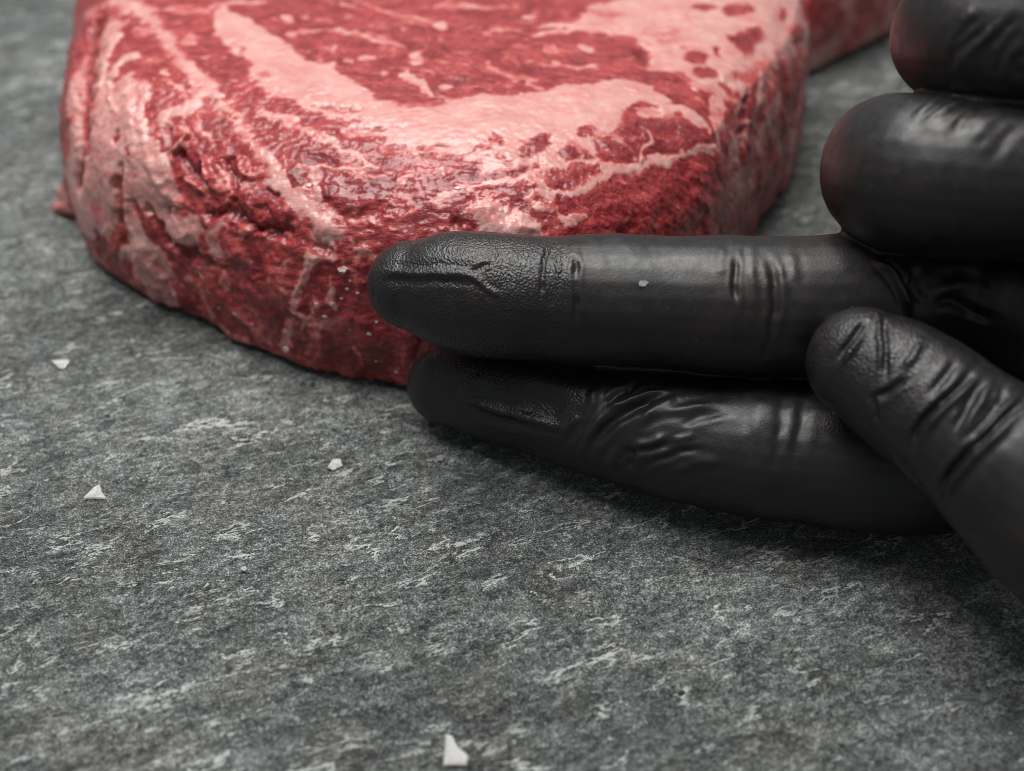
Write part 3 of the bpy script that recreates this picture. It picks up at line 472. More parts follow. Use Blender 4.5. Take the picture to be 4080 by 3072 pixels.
('P',0.05,0,0,0.3,[(1.8,58.4),(1.6,57.9),(0.9,57.5),(0.1,57.4),(-0.8,57.5),(-1.4,57.9),(-1.7,58.4),(-1.4,58.9),(-0.8,59.3),(0.1,59.4),(0.9,59.3),(1.6,58.9)],[],None),
('L',0.1,None,0,0.3,[(17.2,57.8),(14.3,56.9),(11.8,58.8)],[1.15,1.56,0.59],None),
]


OUTLINE = [(-99,106),(-97,92),(-94.5,75),(-90.5,57),(-85.5,44.5),(-79.8,34.5),(-70,26),(-58,18.5),(-46,9.5),(-33,3),(-19,-.8),(-6,-3.0),(8,-2.0),(19,4.5),(28,12.5),(34,18.5),(37.6,24.5),(40,30),(44,38),(50.5,50),(57,63),(62.5,78),(66,98),(62,122),(45,142),(15,152),(-20,152),(-55,144),(-80,129)]
CENTRE = (-14, 72)
PROFILE = [(30,0.0),(12,0.0),(3.0,0.1),(.8,.5),(0,1.6),(-.3,4),(-.6,9),(-.3,14),(.6,19.5),(2.0,24.5),(4.4,28.8),(8,32.2),(12.5,34.8),(18,36.6),(25,37.8),(36,38.2)]

def catmull(P, n):
    P = np.asarray(P, float); m = len(P); t = np.arange(n) * m / n; i = t.astype(int); f = (t - i)[:, None]
    p0, p1, p2, p3 = P[(i - 1) % m], P[i % m], P[(i + 1) % m], P[(i + 2) % m]
    return .5 * ((2 * p1) + (p2 - p0) * f + (2 * p0 - 5 * p1 + 4 * p2 - p3) * f ** 2 + (3 * p1 - p0 - 3 * p2 + p3) * f ** 3)

def steak_surface(outline, centre, profile, step_fine, step_coarse, fine_fn, inner, right_w=lambda O: np.zeros(len(O))):
    """rings from the underside over the side to the top centre. Returns V, Q (unrolled), quads, grid shape, arc along profile"""
    cen = np.asarray(centre, float)
    P = catmull(outline, 6000); PP = np.r_[P, P[:1]]
    seg = np.linalg.norm(np.diff(PP, axis=0), axis=1)
    dens = np.where(fine_fn(P), 1 / step_fine, 1 / step_coarse)
    k = 151; ker = np.ones(k) / k
    dens = np.convolve(np.r_[dens[-k:], dens, dens[:k]], ker, 'same')[k:-k]
    cum = np.r_[0, np.cumsum(seg * dens)]
    n = int(cum[-1]); s = np.linspace(0, cum[-1], n, endpoint=False)
    O = np.c_[np.interp(s, cum, PP[:, 0]), np.interp(s, cum, PP[:, 1])]
    dv = O - cen; Rr = np.linalg.norm(dv, axis=1); u = dv / Rr[:, None]
    pr = np.asarray(profile, float); L = np.r_[0, np.cumsum(np.linalg.norm(np.diff(pr, axis=0), axis=1))]
    lb = np.interp(3.0, pr[::-1, 0], L[::-1])  # end of underside
    i0 = int(np.argmax(pr[:, 0] <= 3.0)); lb = L[i0]
    l = np.r_[np.linspace(0, lb, 8, endpoint=False), np.arange(lb, L[-1], step_fine)]
    ins = np.interp(l, L, pr[:, 0]); z = np.interp(l, L, pr[:, 1])
    # soften profile corners
    kk = max(3, int(1.2 / step_fine)) | 1
    def sm(a):
        b = np.r_[np.full(kk, a[8]), a[8:], np.full(kk, a[-1])]
        return np.r_[a[:8], np.convolve(b, np.ones(kk) / kk, 'same')[kk:-kk]]
    z = sm(z); ins = sm(ins)
    e = pr[-1, 0]; ztop = pr[-1, 1]
    wr = right_w(O)
    V = []; Q = []
    for a, b, c in zip(l, ins, z):
        bb = b - wr * .42 * max(0, min(b, 8)) * (1 - sstep(12, 30, b))
        V.append(np.c_[cen + u * (Rr - bb)[:, None], np.full(n, c)]); Q.append(cen + u * ((Rr - e) + (L[-1] - a))[:, None])
    rmax = (Rr - e).max(); m = int(rmax / inner)
    for j in range(m):
        fr = 1 - j / m
        V.append(np.c_[cen + u * ((Rr - e) * fr)[:, None], np.full(n, ztop)]); Q.append(cen + u * ((Rr - e) * fr)[:, None])
    nr = len(V); V = np.concatenate(V); Q = np.concatenate(Q)
    i = np.arange(nr * n).reshape(nr, n); j = np.roll(i, -1, 1)
    quads = np.c_[i[:-1].ravel(), j[:-1].ravel(), j[1:].ravel(), i[1:].ravel()]
    capb = i[0]; capt = i[-1]
    V = np.r_[V, [[*(V[capb].mean(0))]], [[*cen, ztop]]]; Q = np.r_[Q, [[0, -999]], [cen]]
    nb, ntp = len(V) - 2, len(V) - 1
    tris = np.r_[np.c_[np.full(n, nb), np.roll(capb, -1), capb], np.c_[np.full(n, ntp), capt, np.roll(capt, -1)]]
    return V, Q, quads, tris

def op_mask(op, q, wn):
    kind, val, deep, h, soft, pts, ws, part = op
    soft = soft * 2.0
    p = np.asarray(pts, np.float32)
    m = np.zeros(len(q), np.float32)
    pad = 2 * soft + (max(ws) if ws else 0)
    lo = p.min(0) - pad; hi = p.max(0) + pad
    sel = np.where((q[:, 0] > lo[0]) & (q[:, 0] < hi[0]) & (q[:, 1] > lo[1]) & (q[:, 1] < hi[1]))[0]
    if not len(sel): return sel, m[:0]
    x = q[sel].astype(np.float32)
    best = np.full(len(x), 1e9, np.float32)
    if kind == 'L':
        for a, b, wa, wb in zip(p[:-1], p[1:], ws[:-1], ws[1:]):
            d = b - a; L2 = float(d @ d) + 1e-9
            t = np.clip(((x - a) @ d) / L2, 0, 1)
            e = x - a - t[:, None] * d
            wl = wa + (wb - wa) * t
            best = np.minimum(best, np.sqrt((e * e).sum(1)) - wl * (1 + .9 * wn[sel]))
    else:
        inside = np.zeros(len(x), bool)
        for a, b in zip(p, np.roll(p, -1, 0)):
            d = b - a; L2 = float(d @ d) + 1e-9
            t = np.clip(((x - a) @ d) / L2, 0, 1)
            e = x - a - t[:, None] * d
            best = np.minimum(best, np.sqrt((e * e).sum(1)))
            if a[1] != b[1]:
                cr = ((a[1] > x[:, 1]) != (b[1] > x[:, 1])) & (x[:, 0] < (b[0] - a[0]) * (x[:, 1] - a[1]) / (b[1] - a[1]) + a[0])
                inside ^= cr
        best = np.where(inside, -best, best)
    if h < 0: mh = sstep(soft * 1.6, -soft * 1.0, best)
    else: mh = sstep(soft * .5, -max(soft, .5) * (2.2 if h > 1 else .9), best)
    return sel, sstep(soft * .5, -soft * .5, best), mh

meat_mat = NT("raw_beef")
def build_meat_material(t):
    fat0 = t.attr("fat"); deep = t.attr("deep")
    n1 = t.noise(.9, 4, .6, None, .5); n2 = t.noise(.20, 3, .55); n3 = t.noise(3.0, 3, .6)
    nm = t.noise(.42, 5, .68, t.mapv(rot=(0, 0, R(14)), scale=(.5, 1, 1)), 1.2)
    grainv = t.mapv(rot=(0, 0, R(8)), scale=(.22, 1, .8))
    fib = t.noise(2.2, 4, .65, grainv, .6)
    # ragged, thready borders between fat and lean
    wob = t.math('ADD', t.math('MULTIPLY', t.math('SUBTRACT', n1, .5), .8), t.math('MULTIPLY', t.math('SUBTRACT', fib, .5), .5))
    wob = t.math('ADD', wob, t.math('MULTIPLY', t.math('SUBTRACT', nm, .5), 2.2))
    wob = t.math('ADD', wob, t.math('MULTIPLY', t.math('SUBTRACT', n3, .5), .25))
    edge = t.math('MULTIPLY', t.math('MULTIPLY', fat0, t.math('SUBTRACT', 1.08, fat0)), 4)
    fat = t.math('ADD', fat0, t.math('MULTIPLY', wob, t.math('ADD', t.math('MULTIPLY', edge, .72), t.rng(fat0, .6, .85, .32, .14))), True)
    # threads of connective tissue in the lean
    def threads(scale, vec, width, seedrot):
        w = t.noise(scale, 4, .6, t.mapv(rot=(0, .3 * seedrot, R(seedrot * 40)), vec=vec), 1.0)
        return t.rng(t.math('ABSOLUTE', t.math('SUBTRACT', w, .5)), 0.0, width, 1.0, 0.0)
    th = t.math('MULTIPLY', threads(.28, None, .022, 0), t.rng(n2, .42, .6))
    th2 = t.math('MULTIPLY', threads(.7, grainv, .03, 1), t.rng(nm, .45, .62))
    th = t.math('MAXIMUM', t.math('MULTIPLY', th, .62), t.math('MULTIPLY', th2, .36))
    th = t.math('MULTIPLY', th, t.math('SUBTRACT', 1.0, deep))
    st = t.mapv(rot=(0, 0, R(12)), scale=(.35, 1, 1))
    fl = t.rng(t.noise(.75, 4, .6, st, .8), .54, .74, 0, .85)
    fl = t.math('MULTIPLY', fl, t.attr("marble"))
    fat = t.math('MAXIMUM', t.math('MAXIMUM', fat, fl), th)
    lean = t.mix(t.rng(n2, .32, .68), (.18, .006, .012), (.41, .025, .028))
    lean = t.mix(t.rng(n1, .42, .72, 0, .75), lean, (.125, .004, .009))
    lean = t.mix(t.rng(fib, .35, .50, .40, 0), lean, (.16, .008, .014))
    lean = t.mix(t.rng(fib, .54, .72, 0, .30), lean, (.58, .12, .115))
    lean = t.mix(t.math('MULTIPLY', deep, .85), lean, (.085, .004, .009))  # dark lean, plus shade painted into grooves and creases
    fatc = t.mix(t.rng(n2, .35, .68), (.57, .305, .280), (.53, .22, .20))
    fatc = t.mix(t.rng(n1, .5, .8, 0, .6), fatc, (.64, .40, .37))
    fatc = t.mix(t.rng(nm, .42, .30, 0, .7), fatc, (.62, .23, .205))
    fatc = t.mix(t.rng(nm, .56, .70, 0, .7), fatc, (.66, .42, .385))
    crk = t.noise(.45, 5, .7, t.mapv(rot=(0, 0, R(10)), scale=(.4, 1, 1)), 1.0)
    fatc = t.mix(t.rng(crk, .50, .68, 0, .8), fatc, (.56, .175, .155))
    fatc = t.mix(t.rng(fib, .36, .46, .28, 0), fatc, (.50, .20, .17))
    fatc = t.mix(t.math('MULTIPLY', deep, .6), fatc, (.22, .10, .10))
    mid = t.mix(n1, (.55, .112, .10), (.45, .062, .058))
    a = t.mix(t.rng(fat, .02, .52), lean, mid)
    c = t.mix(t.rng(fat, .44, .88), a, fatc)
    t.l(c, t.b.inputs['Base Color'])
    t.set(t.b.inputs['Roughness'], t.math('ADD', t.rng(n1, .3, .7, .36, .50), t.rng(fat, .3, .9, 0, .06)))
    t.b.inputs['Specular IOR Level'].default_value = .28
    t.set(t.b.inputs['Coat Weight'], t.rng(n2, .35, .6, .45, .85))
    t.b.inputs['Coat Roughness'].default_value = .075
    t.b.inputs['Coat IOR'].default_value = 1.45
    t.b.inputs['Subsurface Weight'].default_value = .32
    t.b.inputs['Subsurface Radius'].default_value = (1.0, .30, .20)
    t.b.inputs['Subsurface Scale'].default_value = .0011
    hb = t.math('ADD', t.math('MULTIPLY', fib, 1.0), t.math('MULTIPLY', n3, .3))
    hb = t.math('ADD', hb, t.math('MULTIPLY', n1, 1.1))
    t.l(t.bump(hb, .00034, t.rng(fat, .3, .9, .9, .45)), t.b.inputs['Normal'])
    wet = t.math('ADD', t.noise(.8, 1, .4), t.math('MULTIPLY', fib, .12))
    t.l(t.bump(wet, .00050, .8), t.b.inputs['Coat Normal'])
build_meat_material(meat_mat)

def build_steak():
    V, Q, quads, tris = steak_surface(OUTLINE, CENTRE, PROFILE, STEAK_STEP, 1.3, lambda P: (P[:, 1] < 84), STEAK_STEP * 1.15, lambda O: sstep(33, 40, O[:, 0]))
    N = vnormals(V, quads)
    if N[len(V) // 2:, 2].mean() < 0: N = -N
    Q3 = np.c_[Q, np.zeros(len(Q))]
    wq = Q + np.stack([noise3(Q3, .30, 1) * 1.6 + noise3(Q3, 1.0, 2) * .7, noise3(Q3, .30, 3) * 1.6 + noise3(Q3, 1.0, 4) * .7], 1)
    n = len(V)
    wnoise = (noise3(Q3, .22, 90) + .8 * noise3(Q3, .6, 91)).astype(np.float32)
    fat = np.full(n, .06, np.float32); deep = np.zeros(n, np.float32); hgt = np.zeros(n, np.float32)
    part_of = np.zeros(n, np.int32); part_names = ["lean_meat"]; part_fat = [None]
    for op in OPS:
        r = op_mask(op, wq, wnoise)
        if len(r) < 3: continue
        sel, m, mh = r
        kind, val, dp, h, soft, pts, ws, part = op
        if val is not None: fat[sel] += (val - fat[sel]) * m
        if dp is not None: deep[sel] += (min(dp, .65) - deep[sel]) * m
        if h: hgt[sel] += h * (.45 if 0 < h < 1 else .9 if h > 0 else .55) * mh
        if part:
            part_names.append(part); part_fat.append(val > .5)
            part_of[sel[m > .5]] = len(part_names) - 1
    top = sstep(34, 37, V[:, 2])
    # wandering threads of fat and connective tissue
    front = sstep(30, 16, Q[:, 1])
    thr = np.clip(1 - np.abs(noise3(Q3 * np.array([.55, 1, 1]), .16, 50) + .25 * noise3(Q3, .5, 51)) * 9, 0, 1) * sstep(-.1, .25, noise3(Q3, .07, 52))
    thr2 = np.clip(1 - np.abs(noise3(Q3, .38, 53) + .2 * noise3(Q3, 1.1, 54)) * 7, 0, 1) * sstep(-.05, .3, noise3(Q3, .10, 55))
    lean0 = 1 - sstep(.2, .5, fat)
    fat += lean0 * (1 - deep) * front * (thr * .55 + thr2 * .40) + lean0 * (1 - front) * thr * .22
    fat += (.10 * noise3(Q3, .18, 56) + .14 * noise3(Q3, .55, 57)) * (1 - sstep(.75, 1, fat))
    deep += lean0 * .30 * sstep(.05, .45, noise3(Q3, .13, 58))
    deep = deep.clip(0, 1)
    lean = 1 - sstep(.3, .8, fat)
    side = sstep(33, 24, V[:, 2])
    # loose ropy fibres at the near left shoulder
    cr = np.exp(-(((Q[:, 0] + 50) / 17) ** 2 + ((Q[:, 1] - 4) / 17) ** 2)) * (1 - sstep(.5, .9, fat) * .7)
    eye = sstep(.0, 4, Q[:, 1] - 27) * lean
    ca, sa = math.cos(R(-52)), math.sin(R(-52))
    B = np.c_[(Q[:, 0] * ca + Q[:, 1] * sa) * .42, -Q[:, 0] * sa + Q[:, 1] * ca, 0 * Q[:, 0]]
    B = B + .8 * np.stack([noise3(Q3, .2, 61), noise3(Q3, .2, 62), 0 * fat], 1)
    d = .55 * noise3(V, .07, 11) + .30 * noise3(V, .22, 12)
    A = np.c_[Q[:, 0] * .45 + Q[:, 1] * .1, Q[:, 1], 0 * Q[:, 0]]
    fibre = fbm(A, .9, 2, 20)
    d += (1 - eye * .7) * lean * (.24 * fibre + .18 * fbm(Q3, .55, 3, 23))
    d += cr * (3.0 * np.sqrt(noise3(B, .19, 31) ** 2 + .004) + 1.1 * np.sqrt(noise3(B, .45, 33) ** 2 + .004) - .9)
    W = V * np.array([1, 1, .55])
    d += side * (1 - .6 * sstep(.5, .85, fat)) * (1.9 * np.sqrt(noise3(W, .15, 40) ** 2 + .003) + .6 * np.abs(noise3(W, .38, 41)) + .12 * fbm(V, .7, 2, 42) - .35)
    rf = side * sstep(36, 42, V[:, 0])
    d += rf * (1.6 * np.abs(noise3(V * np.array([1, 1, .3]), .30, 97)) + .3 * np.abs(noise3(V * np.array([1, 1, .35]), .7, 98)) - .3)
    d += sstep(.5, .9, fat) * .10 * fbm(Q3, .6, 3, 44)
    d += hgt
    under = sstep(.15, 1.2, V[:, 2])
    V = V + N * (d * under)[:, None]
    # torn flap at the far left foot of the steak
    fl = np.exp(-(((V[:, 0] + 90) / 6) ** 2 + ((V[:, 1] - 57) / 3.6) ** 2)) * sstep(13, 0, V[:, 2]) ** 1.5
    V[:, 0] -= 5.8 * fl * (1 + .5 * noise3(V, .35, 95)); V[:, 1] += .6 * fl
    V[:, 2] = np.maximum(V[:, 2], .02)
    fat = np.maximum(fat, .72 * sstep(.05, .35, fl)); deep = deep * (1 - sstep(.05, .3, fl))
    marble = (sstep(24, 30, Q[:, 1]) * .8 + .25) * (1 - sstep(.3, .6, fat)) * (1 - deep)
    N = vnormals(V, quads)
    if N[len(V) // 2:, 2].mean() < 0: N = -N
    return V, Q, quads, tris, fat.clip(0, 1), deep, marble, N, part_of, part_names, part_fat
STEAK_STEP = .27
STEAK_SALT = [(-47.4, -16.3, 0.9), (-28.7, -3.6, 1.1), (-28.0, -5.6, 0.35), (-28.9, -7.2, 0.45), (-26.8, -7.8, 0.4), (-30.3, -8.6, 0.35), (-35.7, -8.8, 0.55), (-32.4, -9.3, 0.6), (-34.6, -11.4, 0.6), (-26.3, -15.8, 0.5), (-24.4, -13.8, 0.4), (-26.1, -21.7, 0.4), (-21.7, -24.5, 0.35), (-63.4, -3.7, 0.35), (-30.3, -14.7, 0.3), (-33.8, 11.6, 0.7), (-8.8, 8.0, 0.65), (-57.7, 4.7, 0.5)]


def submesh(name, V, faces, tris, attrs, N):
    used = np.zeros(len(V), bool); used[faces.ravel()] = True
    if tris is not None: used[tris.ravel()] = True
    idx = np.where(used)[0]; new = np.full(len(V), -1, np.int64); new[idx] = np.arange(len(idx))
    return mesh_from(name, V[idx], new[faces], {k: a[idx] for k, a in attrs.items()}, None if tris is None else new[tris], N[idx])

def make_large_steak():
    root = tag(empty("steak", (-14, 40, 0)), "thick raw marbled beef steak on the slate with two gloved fingers against its side", "steak")
    V, Q, quads, tris, fat, deep, marble, N, part_of, names, isfat = build_steak()
    N[-2:] = [[0, 0, -1], [0, 0, 1]]
    V = V - np.array([-14, 40, 0])
    att = {"fat": fat, "deep": deep, "marble": marble}
    keep = np.ones(len(quads), bool)
    ff = fat[quads].mean(1)
    for k in range(1, len(names)):
        f = (part_of[quads] == k).sum(1) >= 2
        f &= (ff > .5) if isfat[k] else (ff < .5)
        f &= keep
        if f.sum() < 40: continue
        keep &= ~f
        link(names[k], submesh(names[k], V, quads[f], None, att, N), meat_mat.m, root)
    link("lean_meat", submesh("lean_meat", V, quads[keep], tris, att, N), meat_mat.m, root)
    # where the salt grains sit: point and normal of the finished surface
    return [(V[k] + np.array([-14, 40, 0]), N[k], r) for qx, qy, r in STEAK_SALT for k in [int(np.argmin((Q[:, 0] - qx) ** 2 + (Q[:, 1] - qy) ** 2))]]
salt_seats = make_large_steak()

def make_far_steak():
    out = [(70, 119), (84, 129), (98, 141.5), (110, 156), (121, 178), (119, 204), (98, 220), (74, 214), (60, 194), (59, 165), (63, 138)]
    prof = [(24, 0.0), (10, 0.0), (3.0, .1), (.8, .5), (0, 1.6), (-.6, 5), (-.4, 12), (.6, 18), (2.5, 23), (6, 26), (12, 28), (20, 28.5)]
    cen = np.array([92, 172.])
    V, Q, quads, tris = steak_surface(out, cen, prof, .8, 1.5, lambda P: P[:, 1] < 185, 1.2)
    N = vnormals(V, quads)
    if N[len(V) // 2:, 2].mean() < 0: N = -N
    rim = sstep(9, 4, V[:, 2] + 4 * noise3(V, .12, 3))
    fat = (.30 + .50 * rim + .5 * sstep(15, 24, V[:, 2] + 6 * noise3(V, .1, 5)) + 1.1 * noise3(V, .13, 6)).clip(0, 1)
    deep = .2 * (sstep(.1, .5, noise3(V * np.array([1, 1, .5]), .12, 7)) * (1 - rim)).clip(0, 1)
    V = V + N * ((.8 * noise3(V, .12, 8) + .4 * fbm(V, .4, 2, 9)) * sstep(.2, 1.2, V[:, 2]))[:, None]
    V[:, 2] = np.maximum(V[:, 2], .02)
    N = vnormals(V, quads)
    if N[len(V) // 2:, 2].mean() < 0: N = -N
    N[-2:] = [[0, 0, -1], [0, 0, 1]]
    root = tag(empty("steak", (92, 172, 0)), "second raw steak lying farther back, blurred behind the folded fingers", "steak")
    V = V - np.array([92, 172, 0]); att = {"fat": fat, "deep": deep, "marble": .4 * (1 - fat)}
    f = (rim[quads].mean(1) > .5)
    link("fat_rim", submesh("fat_rim", V, quads[f], None, att, N), meat_mat.m, root)
    link("lean_meat", submesh("lean_meat", V, quads[~f], tris, att, N), meat_mat.m, root)
make_far_steak()

# ------------------------------------------------------------------ the gloved hand
def tube(bm, secs, n=28, sub=6, ref=(0, 0, 1), taper_tip=True):
    """secs: (x,y,z, r_up, r_side); rounded ends"""
    S = np.asarray(secs, float)
    m = len(S); T = []
    pad = np.r_[[2 * S[0] - S[1]], S, [2 * S[-1] - S[-2]]]
    for i in range(m - 1):
        p0, p1, p2, p3 = pad[i], pad[i + 1], pad[i + 2], pad[i + 3]
        for t in np.arange(sub) / sub:
            T.append(.5 * ((2 * p1) + (p2 - p0) * t + (2 * p0 - 5 * p1 + 4 * p2 - p3) * t * t + (3 * p1 - p0 - 3 * p2 + p3) * t ** 3))
    T.append(S[-1]); T = np.array(T)
    C3 = T[:, :3]; tg = np.gradient(C3, axis=0); tg /= np.linalg.norm(tg, axis=1, keepdims=True)
    rings = []
    # hemispherical ends
    def cap(c, t, ru, rs, sign):
        out = []
        for a in np.linspace(80, 12, 6):
            a = math.radians(a)
            out.append((c + t * sign * math.sin(a) * (ru + rs) / 2, t, ru * math.cos(a), rs * math.cos(a)))
        return out
    seq = cap(C3[0], tg[0], T[0, 3], T[0, 4], -1) + [(C3[k], tg[k], T[k, 3], T[k, 4]) for k in range(len(T))] + cap(C3[-1], tg[-1], T[-1, 3], T[-1, 4], 1)[::-1]
    ref = np.asarray(ref, float)
    prev = None
    for c, t, ru, rs in seq:
        up = ref - t * (ref @ t)
        if np.linalg.norm(up) < .15 and prev is not None: up = prev - t * (prev @ t)
        up /= np.linalg.norm(up); prev = up
        sd = np.cross(t, up)
        rings.append([bm.verts.new(c + up * ru * math.sin(a) + sd * rs * math.cos(a)) for a in np.arange(n) * 2 * math.pi / n])
    for a, b in zip(rings[:-1], rings[1:]):
        for k in range(n):
            bm.faces.new((a[k], a[(k + 1) % n], b[(k + 1) % n], b[k]))
    bm.faces.new(rings[0][::-1]); bm.faces.new(rings[-1])

HAND_VOXEL = .32
def build_hand_base():
    bm = bmesh.new()
    # middle finger, stretched out along the steak
    tube(bm, [(-15.4, -8.6, 27.4, 7.2, 6.8), (-11.4, -9.6, 27.5, 8.9, 8.0), (-6, -11.2, 27.7, 9.7, 8.9), (0, -12.5, 28.0, 9.8, 9.4), (5.5, -13.4, 28.3, 9.55, 9.0), (10, -14.0, 28.6, 9.8, 9.5), (17, -14.7, 28.9, 9.9, 9.9), (24, -15.5, 29.1, 9.9, 9.7),
              (31, -16.3, 29.3, 10.4, 10.2), (37, -17.0, 29.5, 10.6, 10.0), (43, -17.2, 29.8, 10.5, 10.2), (52, -16.4, 30.2, 10.7, 10.4), (66, -13, 31, 10.8, 10.6), (84, -8, 32, 11, 11)])
    # index finger, lying on the slate
    tube(bm, [(-10.9, -8.9, 7.3, 6.8, 6.2), (-7, -10.2, 7.9, 7.8, 7.0), (-1, -12.8, 8.5, 8.4, 7.7), (5, -15.6, 8.8, 8.6, 8.0), (11, -18.4, 9.1, 8.9, 8.4), (15.5, -20.2, 9.5, 9.4, 9.0), (24, -23.8, 10.2, 9.9, 9.8), (31, -26.0, 10.4, 10.1, 10.2), (37, -27.4, 10.8, 10.6, 10.8), (42, -28.3, 10.9, 10.6, 10.8),
              (53, -30.3, 11.4, 11.2, 11.2), (64, -30.6, 12.2, 11.6, 11.4), (84, -24, 16, 12, 12)])
    # ring finger, folded: proximal phalanx behind, middle phalanx in front, tip tucked into the palm
    tube(bm, [(90, 8, 40, 10.5, 10.5), (76, 7, 40, 10.0, 10.0), (64, 3, 41.5, 10.2, 10), (56.5, -4, 45, 10.6, 9.8), (54.0, -12, 49.4, 10.9, 9.9), (57.6, -18.6, 52.2, 10.9, 9.8), (67, -21, 53, 10.6, 9.8), (77, -21, 52, 10.2, 9.4), (87, -15, 47, 9.2, 8.8)], ref=(0.1, .45, 1))
    # little finger, folded
    tube(bm, [(92, 15, 56, 9.5, 9.5), (80, 14, 57, 9, 9), (71, 9, 59, 9, 9), (63.5, 2, 63, 9.2, 8.7), (61.2, -5, 67.2, 9.5, 8.8), (64.4, -11, 69.6, 9.6, 8.8), (73, -13, 70, 9.2, 8.4), (82, -11, 68, 8.8, 8)], ref=(0.1, .45, 1))
    # filler tube added to stop light leaking between the two stretched fingers
    tube(bm, [(14, -16.3, 18.4, 1.2, 2.5), (24, -17.5, 19.2, 1.8, 3), (36, -18.5, 19.7, 2.6, 3), (50, -19, 20.5, 4, 5), (66, -18, 21.5, 6, 7)])
    # thumb, laid across the two fingers' roots
    tube(bm, [(47.6, -33.0, 32.2, 7.6, 6.6), (50.8, -35.8, 31.6, 8.6, 7.6), (55, -40, 30.6, 9.2, 8.4), (60, -45, 29, 9.6, 9.2), (66, -51, 27.0, 11.2, 10.4), (75, -57.5, 23.5, 13.0, 12), (90, -56, 21, 14.5, 13.5), (108, -42, 22, 16, 15)], ref=(.45, .35, .8))
    # palm, ball of the thumb, heel of the hand, wrist
    tube(bm, [(84, -8, 30, 13, 11), (105, -14, 30, 17, 14), (128, -16, 32, 18, 15)])
    tube(bm, [(86, 2, 47, 14, 11), (106, -2, 46, 18, 13), (130, -8, 44, 18, 15)])
    tube(bm, [(86, 8, 63, 11, 10), (106, 5, 60, 14, 12), (128, -2, 54, 16, 14)])
    tube(bm, [(84, -22, 18, 12, 12), (104, -28, 22, 15, 15), (126, -22, 28, 17, 16)])
    tube(bm, [(72, -20, 31, 10, 8), (84, -26, 30, 13, 12), (104, -32, 28, 16, 15)])
    tube(bm, [(118, -14, 38, 24, 17), (138, -14, 40, 22, 16), (152, -13, 41, 20, 16)])
    me = bpy.data.meshes.new("hand_base"); bm.to_mesh(me); bm.free()
    for v in me.vertices: v.co *= MM
    o = bpy.data.objects.new("hand_base", me); col.objects.link(o)
    md = o.modifiers.new("r", 'REMESH'); md.mode = 'VOXEL'; md.voxel_size = HAND_VOXEL * MM
    dg = bpy.context.evaluated_depsgraph_get()
    ev = o.evaluated_get(dg); m2 = bpy.data.meshes.new_from_object(ev)
    n = len(m2.vertices); V = np.empty(n * 3, np.float32); m2.vertices.foreach_get("co", V); V = V.reshape(-1, 3) / MM
    npoly = len(m2.polygons); li = np.empty(len(m2.loops), np.int32); m2.loops.foreach_get("vertex_index", li)
    quads = li.reshape(-1, 4)
    bpy.data.objects.remove(o); bpy.data.meshes.remove(me); bpy.data.meshes.remove(m2)
    # laplacian smoothing
    e = np.concatenate([quads[:, [0, 1]], quads[:, [1, 2]], quads[:, [2, 3]], quads[:, [3, 0]]])
    cnt = np.bincount(e[:, 0], minlength=n) + np.bincount(e[:, 1], minlength=n)
    for it in range(7):
        S = np.stack([np.bincount(e[:, 0], V[e[:, 1], j], n) + np.bincount(e[:, 1], V[e[:, 0], j], n) for j in range(3)], 1) / cnt[:, None]
        V = V + .6 * (S - V)
    return V, quads

glove_mat = NT("black_nitrile")
def build_glove_material(t):
    tex = t.attr("grip")
    stain = t.rng(t.noise(.10, 3, .6, None, .5), .45, .7)
    n1 = t.noise(.5, 4, .6)
    c = t.mix(t.math('MULTIPLY', stain, t.rng(n1, .3, .7)), (.0088, .0088, .0094), (.021, .0120, .0098))
    dust = t.rng(t.noise(1.1, 5, .75), .66, .74)
    c = t.mix(t.math('MULTIPLY', dust, .10), c, (.25, .24, .24))
    sp = t.math('MULTIPLY', t.rng(t.voro(.55), .03, .075, 1, 0), t.rng(t.noise(.13, 2), .55, .62))
    c = t.mix(t.math('MULTIPLY', sp, .5), c, (.45, .42, .40))
    t.l(c, t.b.inputs['Base Color'])
    t.set(t.b.inputs['Roughness'], t.math('ADD', t.rng(n1, .3, .7, .35, .54), t.math('MULTIPLY', tex, -.06)))
    t.b.inputs['Specular IOR Level'].default_value = .48
    fine = t.noise(2.6, 3, .6)
    peb = t.voro(3.2, 'SMOOTH_F1')
    h = t.math('ADD', t.math('MULTIPLY', fine, .25), t.math('MULTIPLY', t.math('MULTIPLY', peb, tex), .75))
    t.l(t.bump(h, .00022, .8), t.b.inputs['Normal'])
build_glove_material(glove_mat)

